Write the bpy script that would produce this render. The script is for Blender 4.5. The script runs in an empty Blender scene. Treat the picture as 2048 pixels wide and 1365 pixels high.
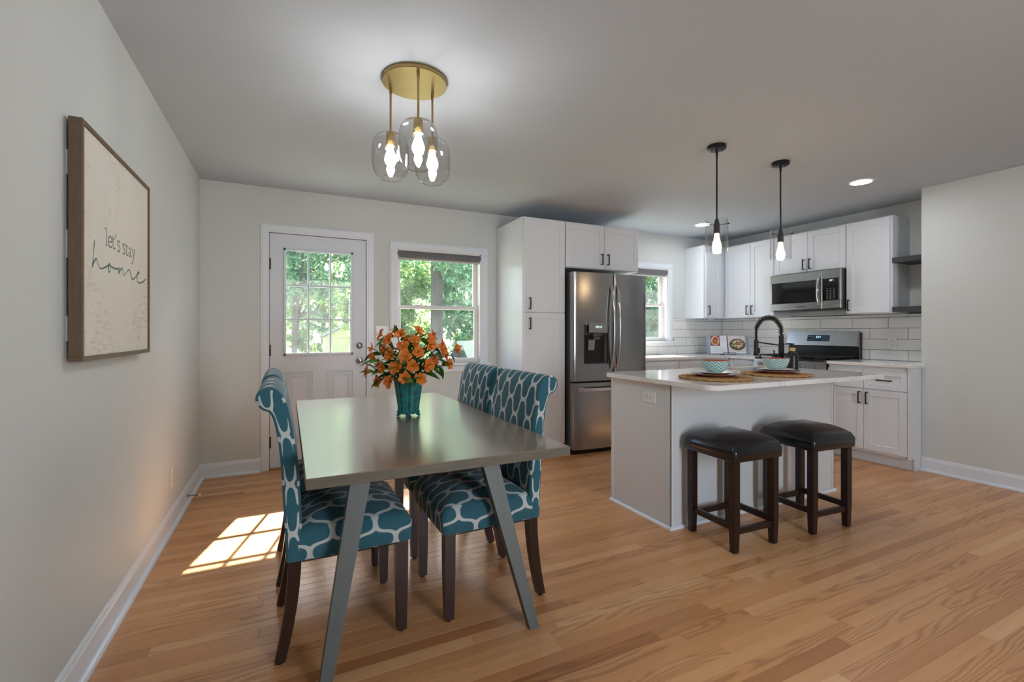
import bpy, bmesh, math, random
import numpy as np
from mathutils import Vector, Matrix

R = random.Random(7)
SC = bpy.context.scene
COL = SC.collection
PI = math.pi

# ------------------------------------------------------------------ camera, sky, sun, daylight, exposure
YAW = 0.4485
cam_d = bpy.data.cameras.new('camera'); cam = bpy.data.objects.new('camera', cam_d); COL.objects.link(cam)
cam.location = (0.6431, -4.5214, 1.1874); cam.rotation_euler = (PI/2, 0, -YAW)
cam_d.sensor_width = 36; cam_d.lens = 36*932.19/2048; cam_d.shift_y = -(682.5-666.05)/2048
cam_d.clip_start = 0.05; cam_d.clip_end = 300
SC.camera = cam

SUN_DIR = Vector((-0.26, -1.0, -0.935)).normalized()          # the way sunlight travels
W = bpy.data.worlds.new('world'); SC.world = W; W.use_nodes = True
wn = W.node_tree; wn.nodes.clear()
sky = wn.nodes.new('ShaderNodeTexSky'); sky.sky_type = 'NISHITA'; sky.sun_disc = False
sky.sun_elevation = math.radians(42); sky.sun_rotation = math.atan2(0.26, 1.0); sky.air_density = 1.0; sky.dust_density = 2.0
bgn = wn.nodes.new('ShaderNodeBackground'); bgn.inputs[1].default_value = 0.5
wo = wn.nodes.new('ShaderNodeOutputWorld')
wn.links.new(sky.outputs[0], bgn.inputs[0]); wn.links.new(bgn.outputs[0], wo.inputs[0])

sun_l = bpy.data.lights.new('sun_offscreen', 'SUN'); sun_l.energy = 25.0; sun_l.angle = math.radians(0.6); sun_l.color = (1.0, 0.97, 0.92)
sun_o = bpy.data.objects.new('sun_offscreen', sun_l); COL.objects.link(sun_o)
sun_o.rotation_euler = SUN_DIR.to_track_quat('-Z', 'Y').to_euler(); sun_o.location = (6, 20, 20)

# daylight from the window in the wall behind the camera: it throws the stools' shadows on the island front
FRONT_WINDOW = (1.86, 2.74, 0.42, 2.12)
l = bpy.data.lights.new('window_front_offscreen', 'AREA'); l.shape = 'RECTANGLE'; l.size, l.size_y = 0.84, 1.66; l.energy = 46; l.color = (0.90, 0.96, 1.0)
o = bpy.data.objects.new('window_front_offscreen', l); COL.objects.link(o); o.location = (2.30, -6.68, 1.27); o.rotation_euler = (PI/2, 0, 0)

VS = SC.view_settings
VS.view_transform = 'Standard'; VS.look = 'None'; VS.gamma = 1.0; VS.use_curve_mapping = False; VS.exposure = 0.62
SC.cycles.use_denoising = True
SC.cycles.max_bounces = 10; SC.cycles.diffuse_bounces = 5; SC.cycles.glossy_bounces = 4; SC.cycles.transparent_max_bounces = 16
SC.cycles.sample_clamp_indirect = 6.0
SC.cycles.caustics_reflective = False; SC.cycles.caustics_refractive = False

# ------------------------------------------------------------------ helpers: materials
def lin(c):
    return tuple(((v/255)/12.92 if v/255 <= 0.04045 else ((v/255+0.055)/1.055)**2.4) for v in c)

MATS = {}
def new_mat(name):
    m = bpy.data.materials.new(name); m.use_nodes = True
    nt = m.node_tree; p = nt.nodes['Principled BSDF']
    MATS[name] = m
    return m, nt, p
def N(nt, typ, **kw):
    n = nt.nodes.new(typ)
    for k, v in kw.items(): setattr(n, k, v)
    return n
def L(nt, a, b): nt.links.new(a, b)
def math_node(nt, op, a, b=None, c=None):
    n = nt.nodes.new('ShaderNodeMath'); n.operation = op
    for i, v in enumerate((a, b, c)):
        if v is None: continue
        if isinstance(v, (int, float)): n.inputs[i].default_value = v
        else: nt.links.new(v, n.inputs[i])
    return n.outputs[0]
def mix_col(nt, fac, a, b, blend='MIX'):
    n = nt.nodes.new('ShaderNodeMix'); n.data_type = 'RGBA'; n.blend_type = blend
    for s, v in ((n.inputs[0], fac), (n.inputs[6], a), (n.inputs[7], b)):
        if isinstance(v, (int, float)): s.default_value = v
        elif isinstance(v, tuple): s.default_value = (*v[:3], 1)
        else: nt.links.new(v, s)
    return n.outputs[2]
def noise(nt, coord, scale, detail=3, rough=0.5, stretch=None):
    if stretch:
        mp = N(nt, 'ShaderNodeMapping'); mp.inputs['Scale'].default_value = stretch
        L(nt, coord, mp.inputs[0]); coord = mp.outputs[0]
    n = N(nt, 'ShaderNodeTexNoise'); n.inputs['Scale'].default_value = scale; n.inputs['Detail'].default_value = detail
    n.inputs['Roughness'].default_value = rough
    L(nt, coord, n.inputs['Vector']); return n.outputs[0]
def ramp(nt, fac, stops):
    r = N(nt, 'ShaderNodeValToRGB'); e = r.color_ramp.elements
    while len(e) < len(stops): e.new(0.5)
    for k, (pos, c) in enumerate(stops): e[k].position = pos; e[k].color = (*c[:3], 1)
    L(nt, fac, r.inputs[0]); return r.outputs[0]
def coords(nt, kind='Object'):
    return N(nt, 'ShaderNodeTexCoord').outputs[kind]
def bump(nt, p, h, strength=0.1, dist=0.002):
    b = N(nt, 'ShaderNodeBump'); b.inputs['Strength'].default_value = strength; b.inputs['Distance'].default_value = dist
    L(nt, h, b.inputs['Height']); L(nt, b.outputs[0], p.inputs['Normal'])

def simple(name, rgb, rough=0.5, metal=0.0, spec=0.5, var=0.05, vscale=8.0, stretch=None, bmp=0.0, bscale=60.0, coat=0.0):
    m, nt, p = new_mat(name)
    co = coords(nt); c = lin(rgb)
    f = noise(nt, co, vscale, 4, 0.55, stretch)
    dark = tuple(v*(1-var) for v in c); light = tuple(min(1, v*(1+var)) for v in c)
    L(nt, mix_col(nt, f, dark, light), p.inputs['Base Color'])
    p.inputs['Roughness'].default_value = rough; p.inputs['Metallic'].default_value = metal
    p.inputs['Specular IOR Level'].default_value = spec
    if coat: p.inputs['Coat Weight'].default_value = coat; p.inputs['Coat Roughness'].default_value = 0.08
    if bmp: bump(nt, p, noise(nt, co, bscale, 3, 0.6, stretch), bmp)
    return m
def emit(name, rgb, strength):
    m, nt, p = new_mat(name)
    p.inputs['Base Color'].default_value = (*lin(rgb), 1)
    p.inputs['Emission Color'].default_value = (*lin(rgb), 1); p.inputs['Emission Strength'].default_value = strength
    return m
def thin_glass(name, tint=(1, 1, 1), base=0.03, edge=0.75, rough=0.0):
    m = bpy.data.materials.new(name); m.use_nodes = True; MATS[name] = m
    nt = m.node_tree; nt.nodes.clear()
    out = N(nt, 'ShaderNodeOutputMaterial'); tr = N(nt, 'ShaderNodeBsdfTransparent'); gl = N(nt, 'ShaderNodeBsdfGlossy')
    tr.inputs[0].default_value = (*tint, 1); gl.inputs['Roughness'].default_value = rough
    lw = N(nt, 'ShaderNodeLayerWeight'); lw.inputs[0].default_value = 0.5
    pw = math_node(nt, 'POWER', lw.outputs['Facing'], 4.0)
    f = math_node(nt, 'MULTIPLY_ADD', pw, edge, base)
    mx = N(nt, 'ShaderNodeMixShader'); L(nt, f, mx.inputs[0]); L(nt, tr.outputs[0], mx.inputs[1]); L(nt, gl.outputs[0], mx.inputs[2])
    L(nt, mx.outputs[0], out.inputs[0]); return m

# ---- paint, trim
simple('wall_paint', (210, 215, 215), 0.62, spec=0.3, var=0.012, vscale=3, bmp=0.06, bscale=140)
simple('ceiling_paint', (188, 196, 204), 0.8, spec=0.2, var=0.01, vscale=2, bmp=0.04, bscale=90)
simple('trim_white', (226, 233, 242), 0.32, var=0.012, vscale=5)
simple('door_white', (216, 223, 233), 0.42, var=0.012, vscale=6)
simple('cabinet_white', (223, 229, 237), 0.34, var=0.012, vscale=4)
simple('island_white', (213, 217, 221), 0.4, var=0.012, vscale=4)
simple('vinyl_white', (232, 230, 231), 0.35, var=0.01)
simple('plastic_white', (230, 230, 229), 0.3, var=0.01)
simple('slot_black', (30, 30, 32), 0.5)
simple('shade_grey', (108, 108, 112), 0.75, var=0.06, vscale=120)
simple('shade_bar', (178, 178, 178), 0.55)
simple('handle_black', (24, 24, 26), 0.36, metal=0.3, var=0.08)
simple('faucet_black', (20, 20, 21), 0.4, metal=0.2, var=0.1)
simple('chrome', (200, 200, 202), 0.14, metal=1.0, var=0.03)
simple('nickel', (165, 163, 160), 0.2, metal=1.0, var=0.05)
simple('rubber_black', (18, 18, 18), 0.7)
simple('stool_wood', (36, 20, 17), 0.32, var=0.25, vscale=14, stretch=(1, 1, 0.15))
simple('stool_leather', (17, 19, 25), 0.22, var=0.2, vscale=40, bmp=0.08, bscale=260, coat=0.25)
simple('chair_leg_wood', (48, 28, 23), 0.3, var=0.3, vscale=20, stretch=(1, 1, 0.12))
simple('table_leg_paint', (84, 90, 87), 0.42, var=0.16, vscale=26, stretch=(1, 1, 0.1))
simple('black_gloss', (14, 14, 15), 0.12)
simple('black_enamel', (20, 20, 21), 0.3)
simple('cast_iron', (22, 22, 23), 0.6, var=0.2, vscale=60)
simple('fridge_side', (92, 93, 95), 0.5, metal=0.35)
simple('fridge_gasket', (16, 16, 17), 0.7)
simple('brass', (172, 148, 98), 0.3, metal=1.0, var=0.1, vscale=10)
simple('grout', (74, 74, 75), 0.9, var=0.06, vscale=60)
simple('tile_glaze', (231, 231, 231), 0.12, var=0.02, vscale=3, bmp=0.03, bscale=14)
simple('shelf_wood', (60, 62, 70), 0.5, var=0.35, vscale=16, stretch=(6, 0.6, 6))
simple('frame_wood', (105, 86, 66), 0.55, var=0.28, vscale=12, stretch=(8, 0.7, 0.7), bmp=0.15, bscale=40)
simple('ink_green', (92, 122, 112), 0.7, var=0.1, vscale=30)
simple('ink_grey', (104, 116, 108), 0.7, var=0.1, vscale=30)
simple('canvas_back', (190, 196, 198), 0.8)
simple('brushed_wood', (205, 165, 110), 0.5, var=0.15, vscale=20)
simple('bottle_black', (16, 18, 22), 0.34, var=0.1)
simple('sink_steel', (150, 152, 154), 0.3, metal=1.0)
simple('plate_slate', (104, 124, 138), 0.22, var=0.08, vscale=30)
simple('plate_white', (224, 222, 218), 0.2, var=0.04, vscale=30)
simple('terracotta', (176, 78, 44), 0.25, var=0.12, vscale=30)
simple('book_cover', (134, 156, 172), 0.5, var=0.03)
simple('paper', (226, 230, 236), 0.7, var=0.02, vscale=50)
simple('green_stem', (70, 104, 44), 0.5, var=0.2, vscale=30)
simple('threshold_wood', (176, 128, 84), 0.5, var=0.1)
simple('subfloor', (70, 46, 28), 0.9)
simple('bark', (88, 80, 74), 0.9, var=0.4, vscale=9, stretch=(3, 3, 0.5), bmp=0.7, bscale=14)
simple('siding_yellow', (226, 218, 182), 0.8, var=0.05)
simple('roof_grey', (120, 120, 122), 0.9, var=0.1)
simple('asphalt', (150, 150, 150), 0.95, var=0.1, vscale=2)
simple('car_paint', (206, 210, 214), 0.2, metal=0.3, coat=0.5)
simple('car_glass', (40, 52, 58), 0.05)
simple('tyre', (24, 24, 24), 0.8)
simple('exterior_siding', (214, 214, 210), 0.8)
simple('jute', (178, 138, 88), 0.85, var=0.4, vscale=90, bmp=0.3, bscale=200)
emit('bulb_clear', (255, 249, 243), 78)
emit('bulb_amber', (255, 216, 166), 50)
emit('led_disc', (252, 252, 255), 70)
emit('digits', (200, 240, 255), 1.1)
thin_glass('lamp_glass', (0.97, 0.97, 0.97), 0.06, 1.0)
thin_glass('window_glass', (0.97, 0.985, 0.98), 0.025, 0.6)
def add_veil(m, w):
    nt = m.node_tree; out = [n for n in nt.nodes if n.type == 'OUTPUT_MATERIAL'][0]; src = out.inputs[0].links[0].from_socket
    tl = N(nt, 'ShaderNodeBsdfTranslucent'); tl.inputs[0].default_value = (0.92, 0.97, 0.96, 1); mx = N(nt, 'ShaderNodeMixShader')
    f = noise(nt, coords(nt), 5.0, 4, 0.6); L(nt, math_node(nt, 'MULTIPLY', f, 2*w), mx.inputs[0]); L(nt, src, mx.inputs[1]); L(nt, tl.outputs[0], mx.inputs[2]); L(nt, mx.outputs[0], out.inputs[0])
add_veil(MATS['window_glass'], 0.015)  # pale translucent haze added to the glass, washing out the view in sun

# ---- brushed stainless steel
def steel(name, rgb, stretch, rough=0.24):
    m, nt, p = new_mat(name)
    co = coords(nt); f = noise(nt, co, 6.0, 5, 0.7, stretch); c = lin(rgb)
    L(nt, mix_col(nt, f, tuple(v*0.86 for v in c), tuple(v*1.1 for v in c)), p.inputs['Base Color'])
    p.inputs['Metallic'].default_value = 1.0
    L(nt, math_node(nt, 'MULTIPLY_ADD', f, 0.12, rough-0.06), p.inputs['Roughness'])
    bump(nt, p, noise(nt, co, 2.2, 2, 0.5, (1.0, 1.0, 0.35)), 0.12, 0.02)
steel('steel_vertical', (158, 158, 160), (60, 60, 0.6))
steel('steel_horizontal', (172, 171, 170), (1, 1.2, 90), 0.26)

# ---- oak strip floor: tone and grain offset come from each plank
def oak():
    m, nt, p = new_mat('oak_plank')
    at = N(nt, 'ShaderNodeAttribute'); at.attribute_name = 'tone'
    sep = N(nt, 'ShaderNodeSeparateColor'); L(nt, at.outputs['Color'], sep.inputs[0])
    tone, o1, o2 = sep.outputs
    co = coords(nt)
    off = N(nt, 'ShaderNodeCombineXYZ')
    L(nt, math_node(nt, 'MULTIPLY', o1, 37.0), off.inputs[0]); L(nt, math_node(nt, 'MULTIPLY', o2, 23.0), off.inputs[1])
    va = N(nt, 'ShaderNodeVectorMath'); va.operation = 'ADD'; L(nt, co, va.inputs[0]); L(nt, off.outputs[0], va.inputs[1])
    v = va.outputs[0]
    warp = noise(nt, v, 1.0, 2, 0.45, (0.95, 8.0, 1))
    fine = noise(nt, v, 1.0, 4, 0.65, (5.0, 210.0, 1))
    mid = noise(nt, v, 1.0, 3, 0.55, (1.6, 34.0, 1))
    sx = N(nt, 'ShaderNodeSeparateXYZ'); L(nt, v, sx.inputs[0])
    rings = math_node(nt, 'SINE', math_node(nt, 'MULTIPLY', math_node(nt, 'ADD', math_node(nt, 'MULTIPLY', sx.outputs[1], 7.0), math_node(nt, 'MULTIPLY', warp, 2.6)), 34.0))
    rings = math_node(nt, 'POWER', math_node(nt, 'MULTIPLY_ADD', rings, 0.5, 0.5), 2.2)
    amount = math_node(nt, 'MULTIPLY', math_node(nt, 'GREATER_THAN', o2, 0.50), 0.34)
    g = math_node(nt, 'ADD', math_node(nt, 'MULTIPLY', rings, amount), math_node(nt, 'MULTIPLY', fine, 0.40))
    g = math_node(nt, 'ADD', g, math_node(nt, 'MULTIPLY', mid, 0.34))
    base = ramp(nt, tone, [(0.0, lin((182, 124, 79))), (0.35, lin((208, 151, 101))), (0.7, lin((218, 163, 113))), (1.0, lin((228, 179, 130)))])
    dark = mix_col(nt, 1.0, base, (0.55, 0.46, 0.38), 'MULTIPLY')
    f = ramp(nt, g, [(0.32, (0, 0, 0)), (0.92, (1, 1, 1))])
    L(nt, mix_col(nt, f, base, dark), p.inputs['Base Color'])
    p.inputs['Roughness'].default_value = 0.30; p.inputs['Specular IOR Level'].default_value = 0.5
    bump(nt, p, fine, 0.05, 0.001)
oak()

# ---- table top: dark grey-brown stained veneer
def table_wood():
    m, nt, p = new_mat('table_top_wood')
    co = coords(nt)
    f = noise(nt, co, 1.0, 5, 0.65, (4.0, 60.0, 60.0)); f2 = noise(nt, co, 3.0, 3, 0.5)
    c = mix_col(nt, f, lin((118, 97, 81)), lin((152, 128, 109)))
    L(nt, mix_col(nt, math_node(nt, 'MULTIPLY', f2, 0.25), c, lin((112, 104, 92))), p.inputs['Base Color'])
    p.inputs['Roughness'].default_value = 0.30; p.inputs['Specular IOR Level'].default_value = 0.8
    p.inputs['Coat Weight'].default_value = 1.0; p.inputs['Coat Roughness'].default_value = 0.15
    bump(nt, p, f, 0.015, 0.001)
    m, nt, p = new_mat('table_edge_wood')
    co = coords(nt); f = noise(nt, co, 1.0, 5, 0.7, (10.0, 10.0, 160.0))
    L(nt, mix_col(nt, f, lin((72, 68, 57)), lin((112, 106, 90))), p.inputs['Base Color']); p.inputs['Roughness'].default_value = 0.5
table_wood()

# ---- quartz worktop
def quartz():
    m, nt, p = new_mat('quartz')
    co = coords(nt); w1 = noise(nt, co, 1.6, 4, 0.6); w2 = noise(nt, co, 4.0, 5, 0.6)
    vein = math_node(nt, 'ABSOLUTE', math_node(nt, 'SUBTRACT', w1, 0.5))
    f = ramp(nt, vein, [(0.0, (0.30, 0.30, 0.30)), (0.008, (0.12, 0.12, 0.12)), (0.03, (0, 0, 0))])
    c = mix_col(nt, f, lin((234, 234, 235)), lin((176, 172, 168)))
    L(nt, mix_col(nt, math_node(nt, 'MULTIPLY', w2, 0.12), c, lin((205, 206, 208))), p.inputs['Base Color'])
    p.inputs['Roughness'].default_value = 0.09
quartz()

# ---- trellis upholstery in fabric UV metres: teal lantern shapes between pale S-curved bands
def trellis():
    m, nt, p = new_mat('trellis_fabric')
    uv = N(nt, 'ShaderNodeUVMap').outputs[0]
    s = N(nt, 'ShaderNodeSeparateXYZ'); L(nt, uv, s.inputs[0])
    a = math_node(nt, 'DIVIDE', s.outputs[0], 0.132); b = math_node(nt, 'DIVIDE', s.outputs[1], 0.154)
    pp = math_node(nt, 'ADD', a, b); qq = math_node(nt, 'SUBTRACT', a, b)
    def wav(x, y): return math_node(nt, 'ADD', x, math_node(nt, 'MULTIPLY', math_node(nt, 'SINE', math_node(nt, 'MULTIPLY', y, 2*PI)), 0.105))
    p2 = wav(pp, qq); q2 = wav(qq, pp)
    def dist(x): return math_node(nt, 'ABSOLUTE', math_node(nt, 'SUBTRACT', math_node(nt, 'FRACT', x), 0.5))
    d1, d2 = dist(p2), dist(q2)
    # distance to the nearest band, rounded at the crossings so that the nodes thicken
    sm = N(nt, 'ShaderNodeMath'); sm.operation = 'SMOOTH_MIN'; L(nt, d1, sm.inputs[0]); L(nt, d2, sm.inputs[1]); sm.inputs[2].default_value = 0.16
    f = N(nt, 'ShaderNodeMapRange'); f.inputs[1].default_value = 0.066; f.inputs[2].default_value = 0.076; L(nt, sm.outputs[0], f.inputs[0])
    co = uv
    weave = noise(nt, co, 1.0, 2, 0.6, (420, 900, 1)); tonev = noise(nt, co, 7.0, 2, 0.5)
    teal = mix_col(nt, weave, lin((34, 80, 97)), lin((66, 114, 130)))
    teal = mix_col(nt, math_node(nt, 'MULTIPLY', tonev, 0.5), teal, lin((58, 104, 114)))
    pale = mix_col(nt, weave, lin((176, 184, 186)), lin((208, 212, 210)))
    L(nt, mix_col(nt, f.outputs[0], pale, teal), p.inputs['Base Color'])
    p.inputs['Roughness'].default_value = 0.9; p.inputs['Specular IOR Level'].default_value = 0.15
    p.inputs['Sheen Weight'].default_value = 0.15
    bump(nt, p, weave, 0.25, 0.001)
trellis()

# ---- bowl: herringbone glaze outside, uv = (turn, height)
def bowl_mat():
    m, nt, p = new_mat('bowl_herringbone')
    uv = N(nt, 'ShaderNodeUVMap').outputs[0]; s = N(nt, 'ShaderNodeSeparateXYZ'); L(nt, uv, s.inputs[0])
    tri = math_node(nt, 'ABSOLUTE', math_node(nt, 'SUBTRACT', math_node(nt, 'FRACT', math_node(nt, 'MULTIPLY', s.outputs[0], 13.0)), 0.5))
    st = math_node(nt, 'FRACT', math_node(nt, 'ADD', math_node(nt, 'MULTIPLY', s.outputs[1], 52.0), math_node(nt, 'MULTIPLY', tri, 2.0)))
    f = math_node(nt, 'GREATER_THAN', st, 0.5)
    L(nt, mix_col(nt, f, lin((104, 176, 184)), lin((216, 222, 214))), p.inputs['Base Color']); p.inputs['Roughness'].default_value = 0.15
bowl_mat()

# ---- vase: worn turquoise glaze
def vase_mat():
    m, nt, p = new_mat('vase_glaze')
    co = coords(nt); f = noise(nt, co, 40, 5, 0.7); f2 = noise(nt, co, 110, 3, 0.6)
    c = ramp(nt, f, [(0.30, lin((66, 66, 52))), (0.46, lin((38, 108, 108))), (0.62, lin((32, 138, 138))), (0.8, lin((70, 160, 152)))])
    L(nt, mix_col(nt, math_node(nt, 'MULTIPLY', f2, 0.3), c, lin((26, 84, 88))), p.inputs['Base Color']); p.inputs['Roughness'].default_value = 0.35
    bump(nt, p, f2, 0.3, 0.002)
vase_mat()

# ---- petals and leaves
def plant(name, stops, transl, rough=0.5):
    m, nt, p = new_mat(name)
    g = N(nt, 'ShaderNodeNewGeometry'); oi = N(nt, 'ShaderNodeObjectInfo')
    f = math_node(nt, 'FRACT', math_node(nt, 'ADD', g.outputs['Random Per Island'], oi.outputs['Random']))
    c = ramp(nt, f, stops); L(nt, c, p.inputs['Base Color']); p.inputs['Roughness'].default_value = rough
    p.inputs['Specular IOR Level'].default_value = 0.3
    tr = N(nt, 'ShaderNodeBsdfTranslucent'); L(nt, c, tr.inputs[0])
    mx = N(nt, 'ShaderNodeMixShader'); mx.inputs[0].default_value = transl
    out = nt.nodes['Material Output']; L(nt, p.outputs[0], mx.inputs[1]); L(nt, tr.outputs[0], mx.inputs[2]); L(nt, mx.outputs[0], out.inputs[0])
plant('flower_leaf', [(0, lin((44, 84, 26))), (0.5, lin((66, 112, 36))), (1, lin((92, 138, 52)))], 0.2)
plant('tree_leaf', [(0, lin((86, 126, 84))), (0.35, lin((124, 164, 104))), (0.7, lin((168, 196, 116))), (1, lin((200, 214, 150)))], 0.5, 0.6)
plant('tree_leaf_cool', [(0, lin((84, 126, 112))), (0.4, lin((112, 158, 132))), (0.8, lin((150, 188, 146))), (1, lin((182, 208, 148)))], 0.5, 0.6)
def petal_mat():
    m, nt, p = new_mat('petal_orange')
    uv = N(nt, 'ShaderNodeUVMap').outputs[0]; s = N(nt, 'ShaderNodeSeparateXYZ'); L(nt, uv, s.inputs[0])
    oi = N(nt, 'ShaderNodeObjectInfo')
    tip = ramp(nt, oi.outputs['Random'], [(0, lin((232, 128, 40))), (0.5, lin((236, 146, 66))), (1, lin((226, 104, 36)))])
    c = mix_col(nt, ramp(nt, s.outputs[1], [(0.0, (1, 1, 1)), (0.55, (0, 0, 0))]), tip, lin((242, 172, 40)))
    streak = noise(nt, uv, 1.0, 2, 0.5, (26, 2.5, 1))
    c = mix_col(nt, ramp(nt, streak, [(0.60, (0, 0, 0)), (0.70, (0.7, 0.7, 0.7))]), c, lin((150, 44, 24)))
    L(nt, c, p.inputs['Base Color']); p.inputs['Roughness'].default_value = 0.55
    tr = N(nt, 'ShaderNodeBsdfTranslucent'); L(nt, c, tr.inputs[0]); mx = N(nt, 'ShaderNodeMixShader'); mx.inputs[0].default_value = 0.25
    out = nt.nodes['Material Output']; L(nt, p.outputs[0], mx.inputs[1]); L(nt, tr.outputs[0], mx.inputs[2]); L(nt, mx.outputs[0], out.inputs[0])
petal_mat()

# ---- distressed canvas print, lawn, food photos
def canvas_mat():
    m, nt, p = new_mat('canvas_print')
    co = coords(nt); f = noise(nt, co, 2.0, 3, 0.5); sc = noise(nt, co, 1.0, 6, 0.75, (1, 14, 90)); bl = noise(nt, co, 3.2, 4, 0.6)
    c = mix_col(nt, f, lin((216, 218, 214)), lin((238, 228, 214)))
    worn = math_node(nt, 'MULTIPLY', ramp(nt, sc, [(0.48, (0, 0, 0)), (0.64, (1, 1, 1))]), ramp(nt, bl, [(0.46, (0, 0, 0)), (0.62, (0.5, 0.5, 0.5))]))
    L(nt, mix_col(nt, worn, c, lin((150, 142, 130))), p.inputs['Base Color']); p.inputs['Roughness'].default_value = 0.7
    bump(nt, p, sc, 0.12, 0.002)
    m, nt, p = new_mat('lawn_green')
    co = coords(nt); f = noise(nt, co, 1.2, 5, 0.7)
    L(nt, ramp(nt, f, [(0.3, lin((138, 146, 120))), (0.55, lin((172, 176, 150))), (0.75, lin((196, 194, 178)))]), p.inputs['Base Color']); p.inputs['Roughness'].default_value = 0.95
    for nm, cols in (('food_stew', [(0.2, (120, 52, 30)), (0.45, (196, 96, 48)), (0.6, (226, 168, 96)), (0.8, (150, 60, 44))]), ('food_gnocchi', [(0.2, (84, 60, 44)), (0.45, (206, 178, 130)), (0.65, (232, 216, 176)), (0.85, (140, 96, 66))])):
        m, nt, p = new_mat(nm); co = coords(nt)
        v = N(nt, 'ShaderNodeTexVoronoi'); v.inputs['Scale'].default_value = 70; L(nt, co, v.inputs['Vector'])
        sp = N(nt, 'ShaderNodeSeparateColor'); L(nt, v.outputs['Color'], sp.inputs[0])
        L(nt, ramp(nt, sp.outputs[0], [(q, lin(c)) for q, c in cols]), p.inputs['Base Color']); p.inputs['Roughness'].default_value = 0.5
canvas_mat()
simple('photo_red', (136, 62, 58), 0.5, var=0.5, vscale=16)
simple('photo_linen', (214, 208, 206), 0.5, var=0.25, vscale=18)
simple('photo_pan', (52, 56, 62), 0.5, var=0.15)
simple('display_blue', (24, 54, 78), 0.15)
simple('microwave_glass', (26, 26, 28), 0.08, var=0.3, vscale=12)
simple('button_print', (150, 150, 152), 0.5)

# ------------------------------------------------------------------ helpers: meshes
ORG = {}
IDB = (Vector((0, 0, 0)), Vector((1, 0, 0)), Vector((0, 1, 0)), Vector((0, 0, 1)))

def cb(bm, u0, u1, v0, v1, n0, n1, ch=0.0, B=IDB):
    """chamfered box in the basis B = (origin, U, V, N)"""
    o, U, V, Nn = B
    def pt(u, v, n): return bm.verts.new(o + U*u + V*v + Nn*n)
    if u0 > u1: u0, u1 = u1, u0
    if v0 > v1: v0, v1 = v1, v0
    if n0 > n1: n0, n1 = n1, n0
    if ch <= 0:
        c = [pt(u, v, n) for n in (n0, n1) for v in (v0, v1) for u in (u0, u1)]
        for q in ((0, 2, 3, 1), (4, 5, 7, 6), (0, 1, 5, 4), (2, 6, 7, 3), (0, 4, 6, 2), (1, 3, 7, 5)): bm.faces.new([c[i] for i in q])
        return
    ch = min(ch, (u1-u0)/2.05, (v1-v0)/2.05, (n1-n0)/2.05)
    lo = (u0, v0, n0); hi = (u1, v1, n1); d = {}
    for sx in (0, 1):
        for sy in (0, 1):
            for sz in (0, 1):
                s = (sx, sy, sz); base = [hi[i] if s[i] else lo[i] for i in range(3)]
                ins = [base[i] + (-ch if s[i] else ch) for i in range(3)]
                for ax in range(3):
                    d[(s, ax)] = pt(*[base[i] if i == ax else ins[i] for i in range(3)])
    for ax in range(3):
        a, b = [i for i in range(3) if i != ax]
        for s in (0, 1):
            q = []
            for (p_, r_) in ((0, 0), (1, 0), (1, 1), (0, 1)):
                t = [0, 0, 0]; t[ax] = s; t[a] = p_; t[b] = r_; q.append(d[(tuple(t), ax)])
            bm.faces.new(q)
    for ax in range(3):           # edges run along ax
        a, b = [i for i in range(3) if i != ax]
        for p_ in (0, 1):
            for r_ in (0, 1):
                t0 = [0, 0, 0]; t0[a] = p_; t0[b] = r_; t1 = list(t0); t1[ax] = 1
                t0, t1 = tuple(t0), tuple(t1)
                bm.faces.new([d[(t0, a)], d[(t1, a)], d[(t1, b)], d[(t0, b)]])
    for sx in (0, 1):
        for sy in (0, 1):
            for sz in (0, 1):
                s = (sx, sy, sz); bm.faces.new([d[(s, 0)], d[(s, 1)], d[(s, 2)]])

def rings(bm, loops, close=True, cap0=True, cap1=True):
    rows = [[bm.verts.new(p) for p in lp] for lp in loops]
    n = len(rows[0])
    for a, b in zip(rows, rows[1:]):
        for i in range(n if close else n-1):
            j = (i+1) % n
            bm.faces.new([a[i], a[j], b[j], b[i]])
    if cap0 and n > 2: bm.faces.new(rows[0][::-1])
    if cap1 and n > 2: bm.faces.new(rows[-1])
    return rows

def frame_of(d):
    d = d.normalized(); a = Vector((0, 0, 1)) if abs(d.z) < 0.9 else Vector((1, 0, 0))
    x = d.cross(a).normalized(); return x, d.cross(x).normalized()

def tube(bm, path, r, seg=10, caps=True):
    path = [Vector(p) for p in path]; n = len(path)
    rr = r if isinstance(r, (list, tuple)) else [r]*n
    loops = []; x = None
    for i, p in enumerate(path):
        d = (path[min(i+1, n-1)] - path[max(i-1, 0)]).normalized()
        if x is None: x, y = frame_of(d)
        else:
            x = (x - d*x.dot(d)).normalized(); y = d.cross(x)
        loops.append([p + (x*math.cos(2*PI*k/seg) + y*math.sin(2*PI*k/seg))*rr[i] for k in range(seg)])
    rings(bm, loops, True, caps, caps)

def cyl(bm, p0, p1, r0, r1=None, seg=16): tube(bm, [p0, p1], [r0, r0 if r1 is None else r1], seg)

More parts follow.
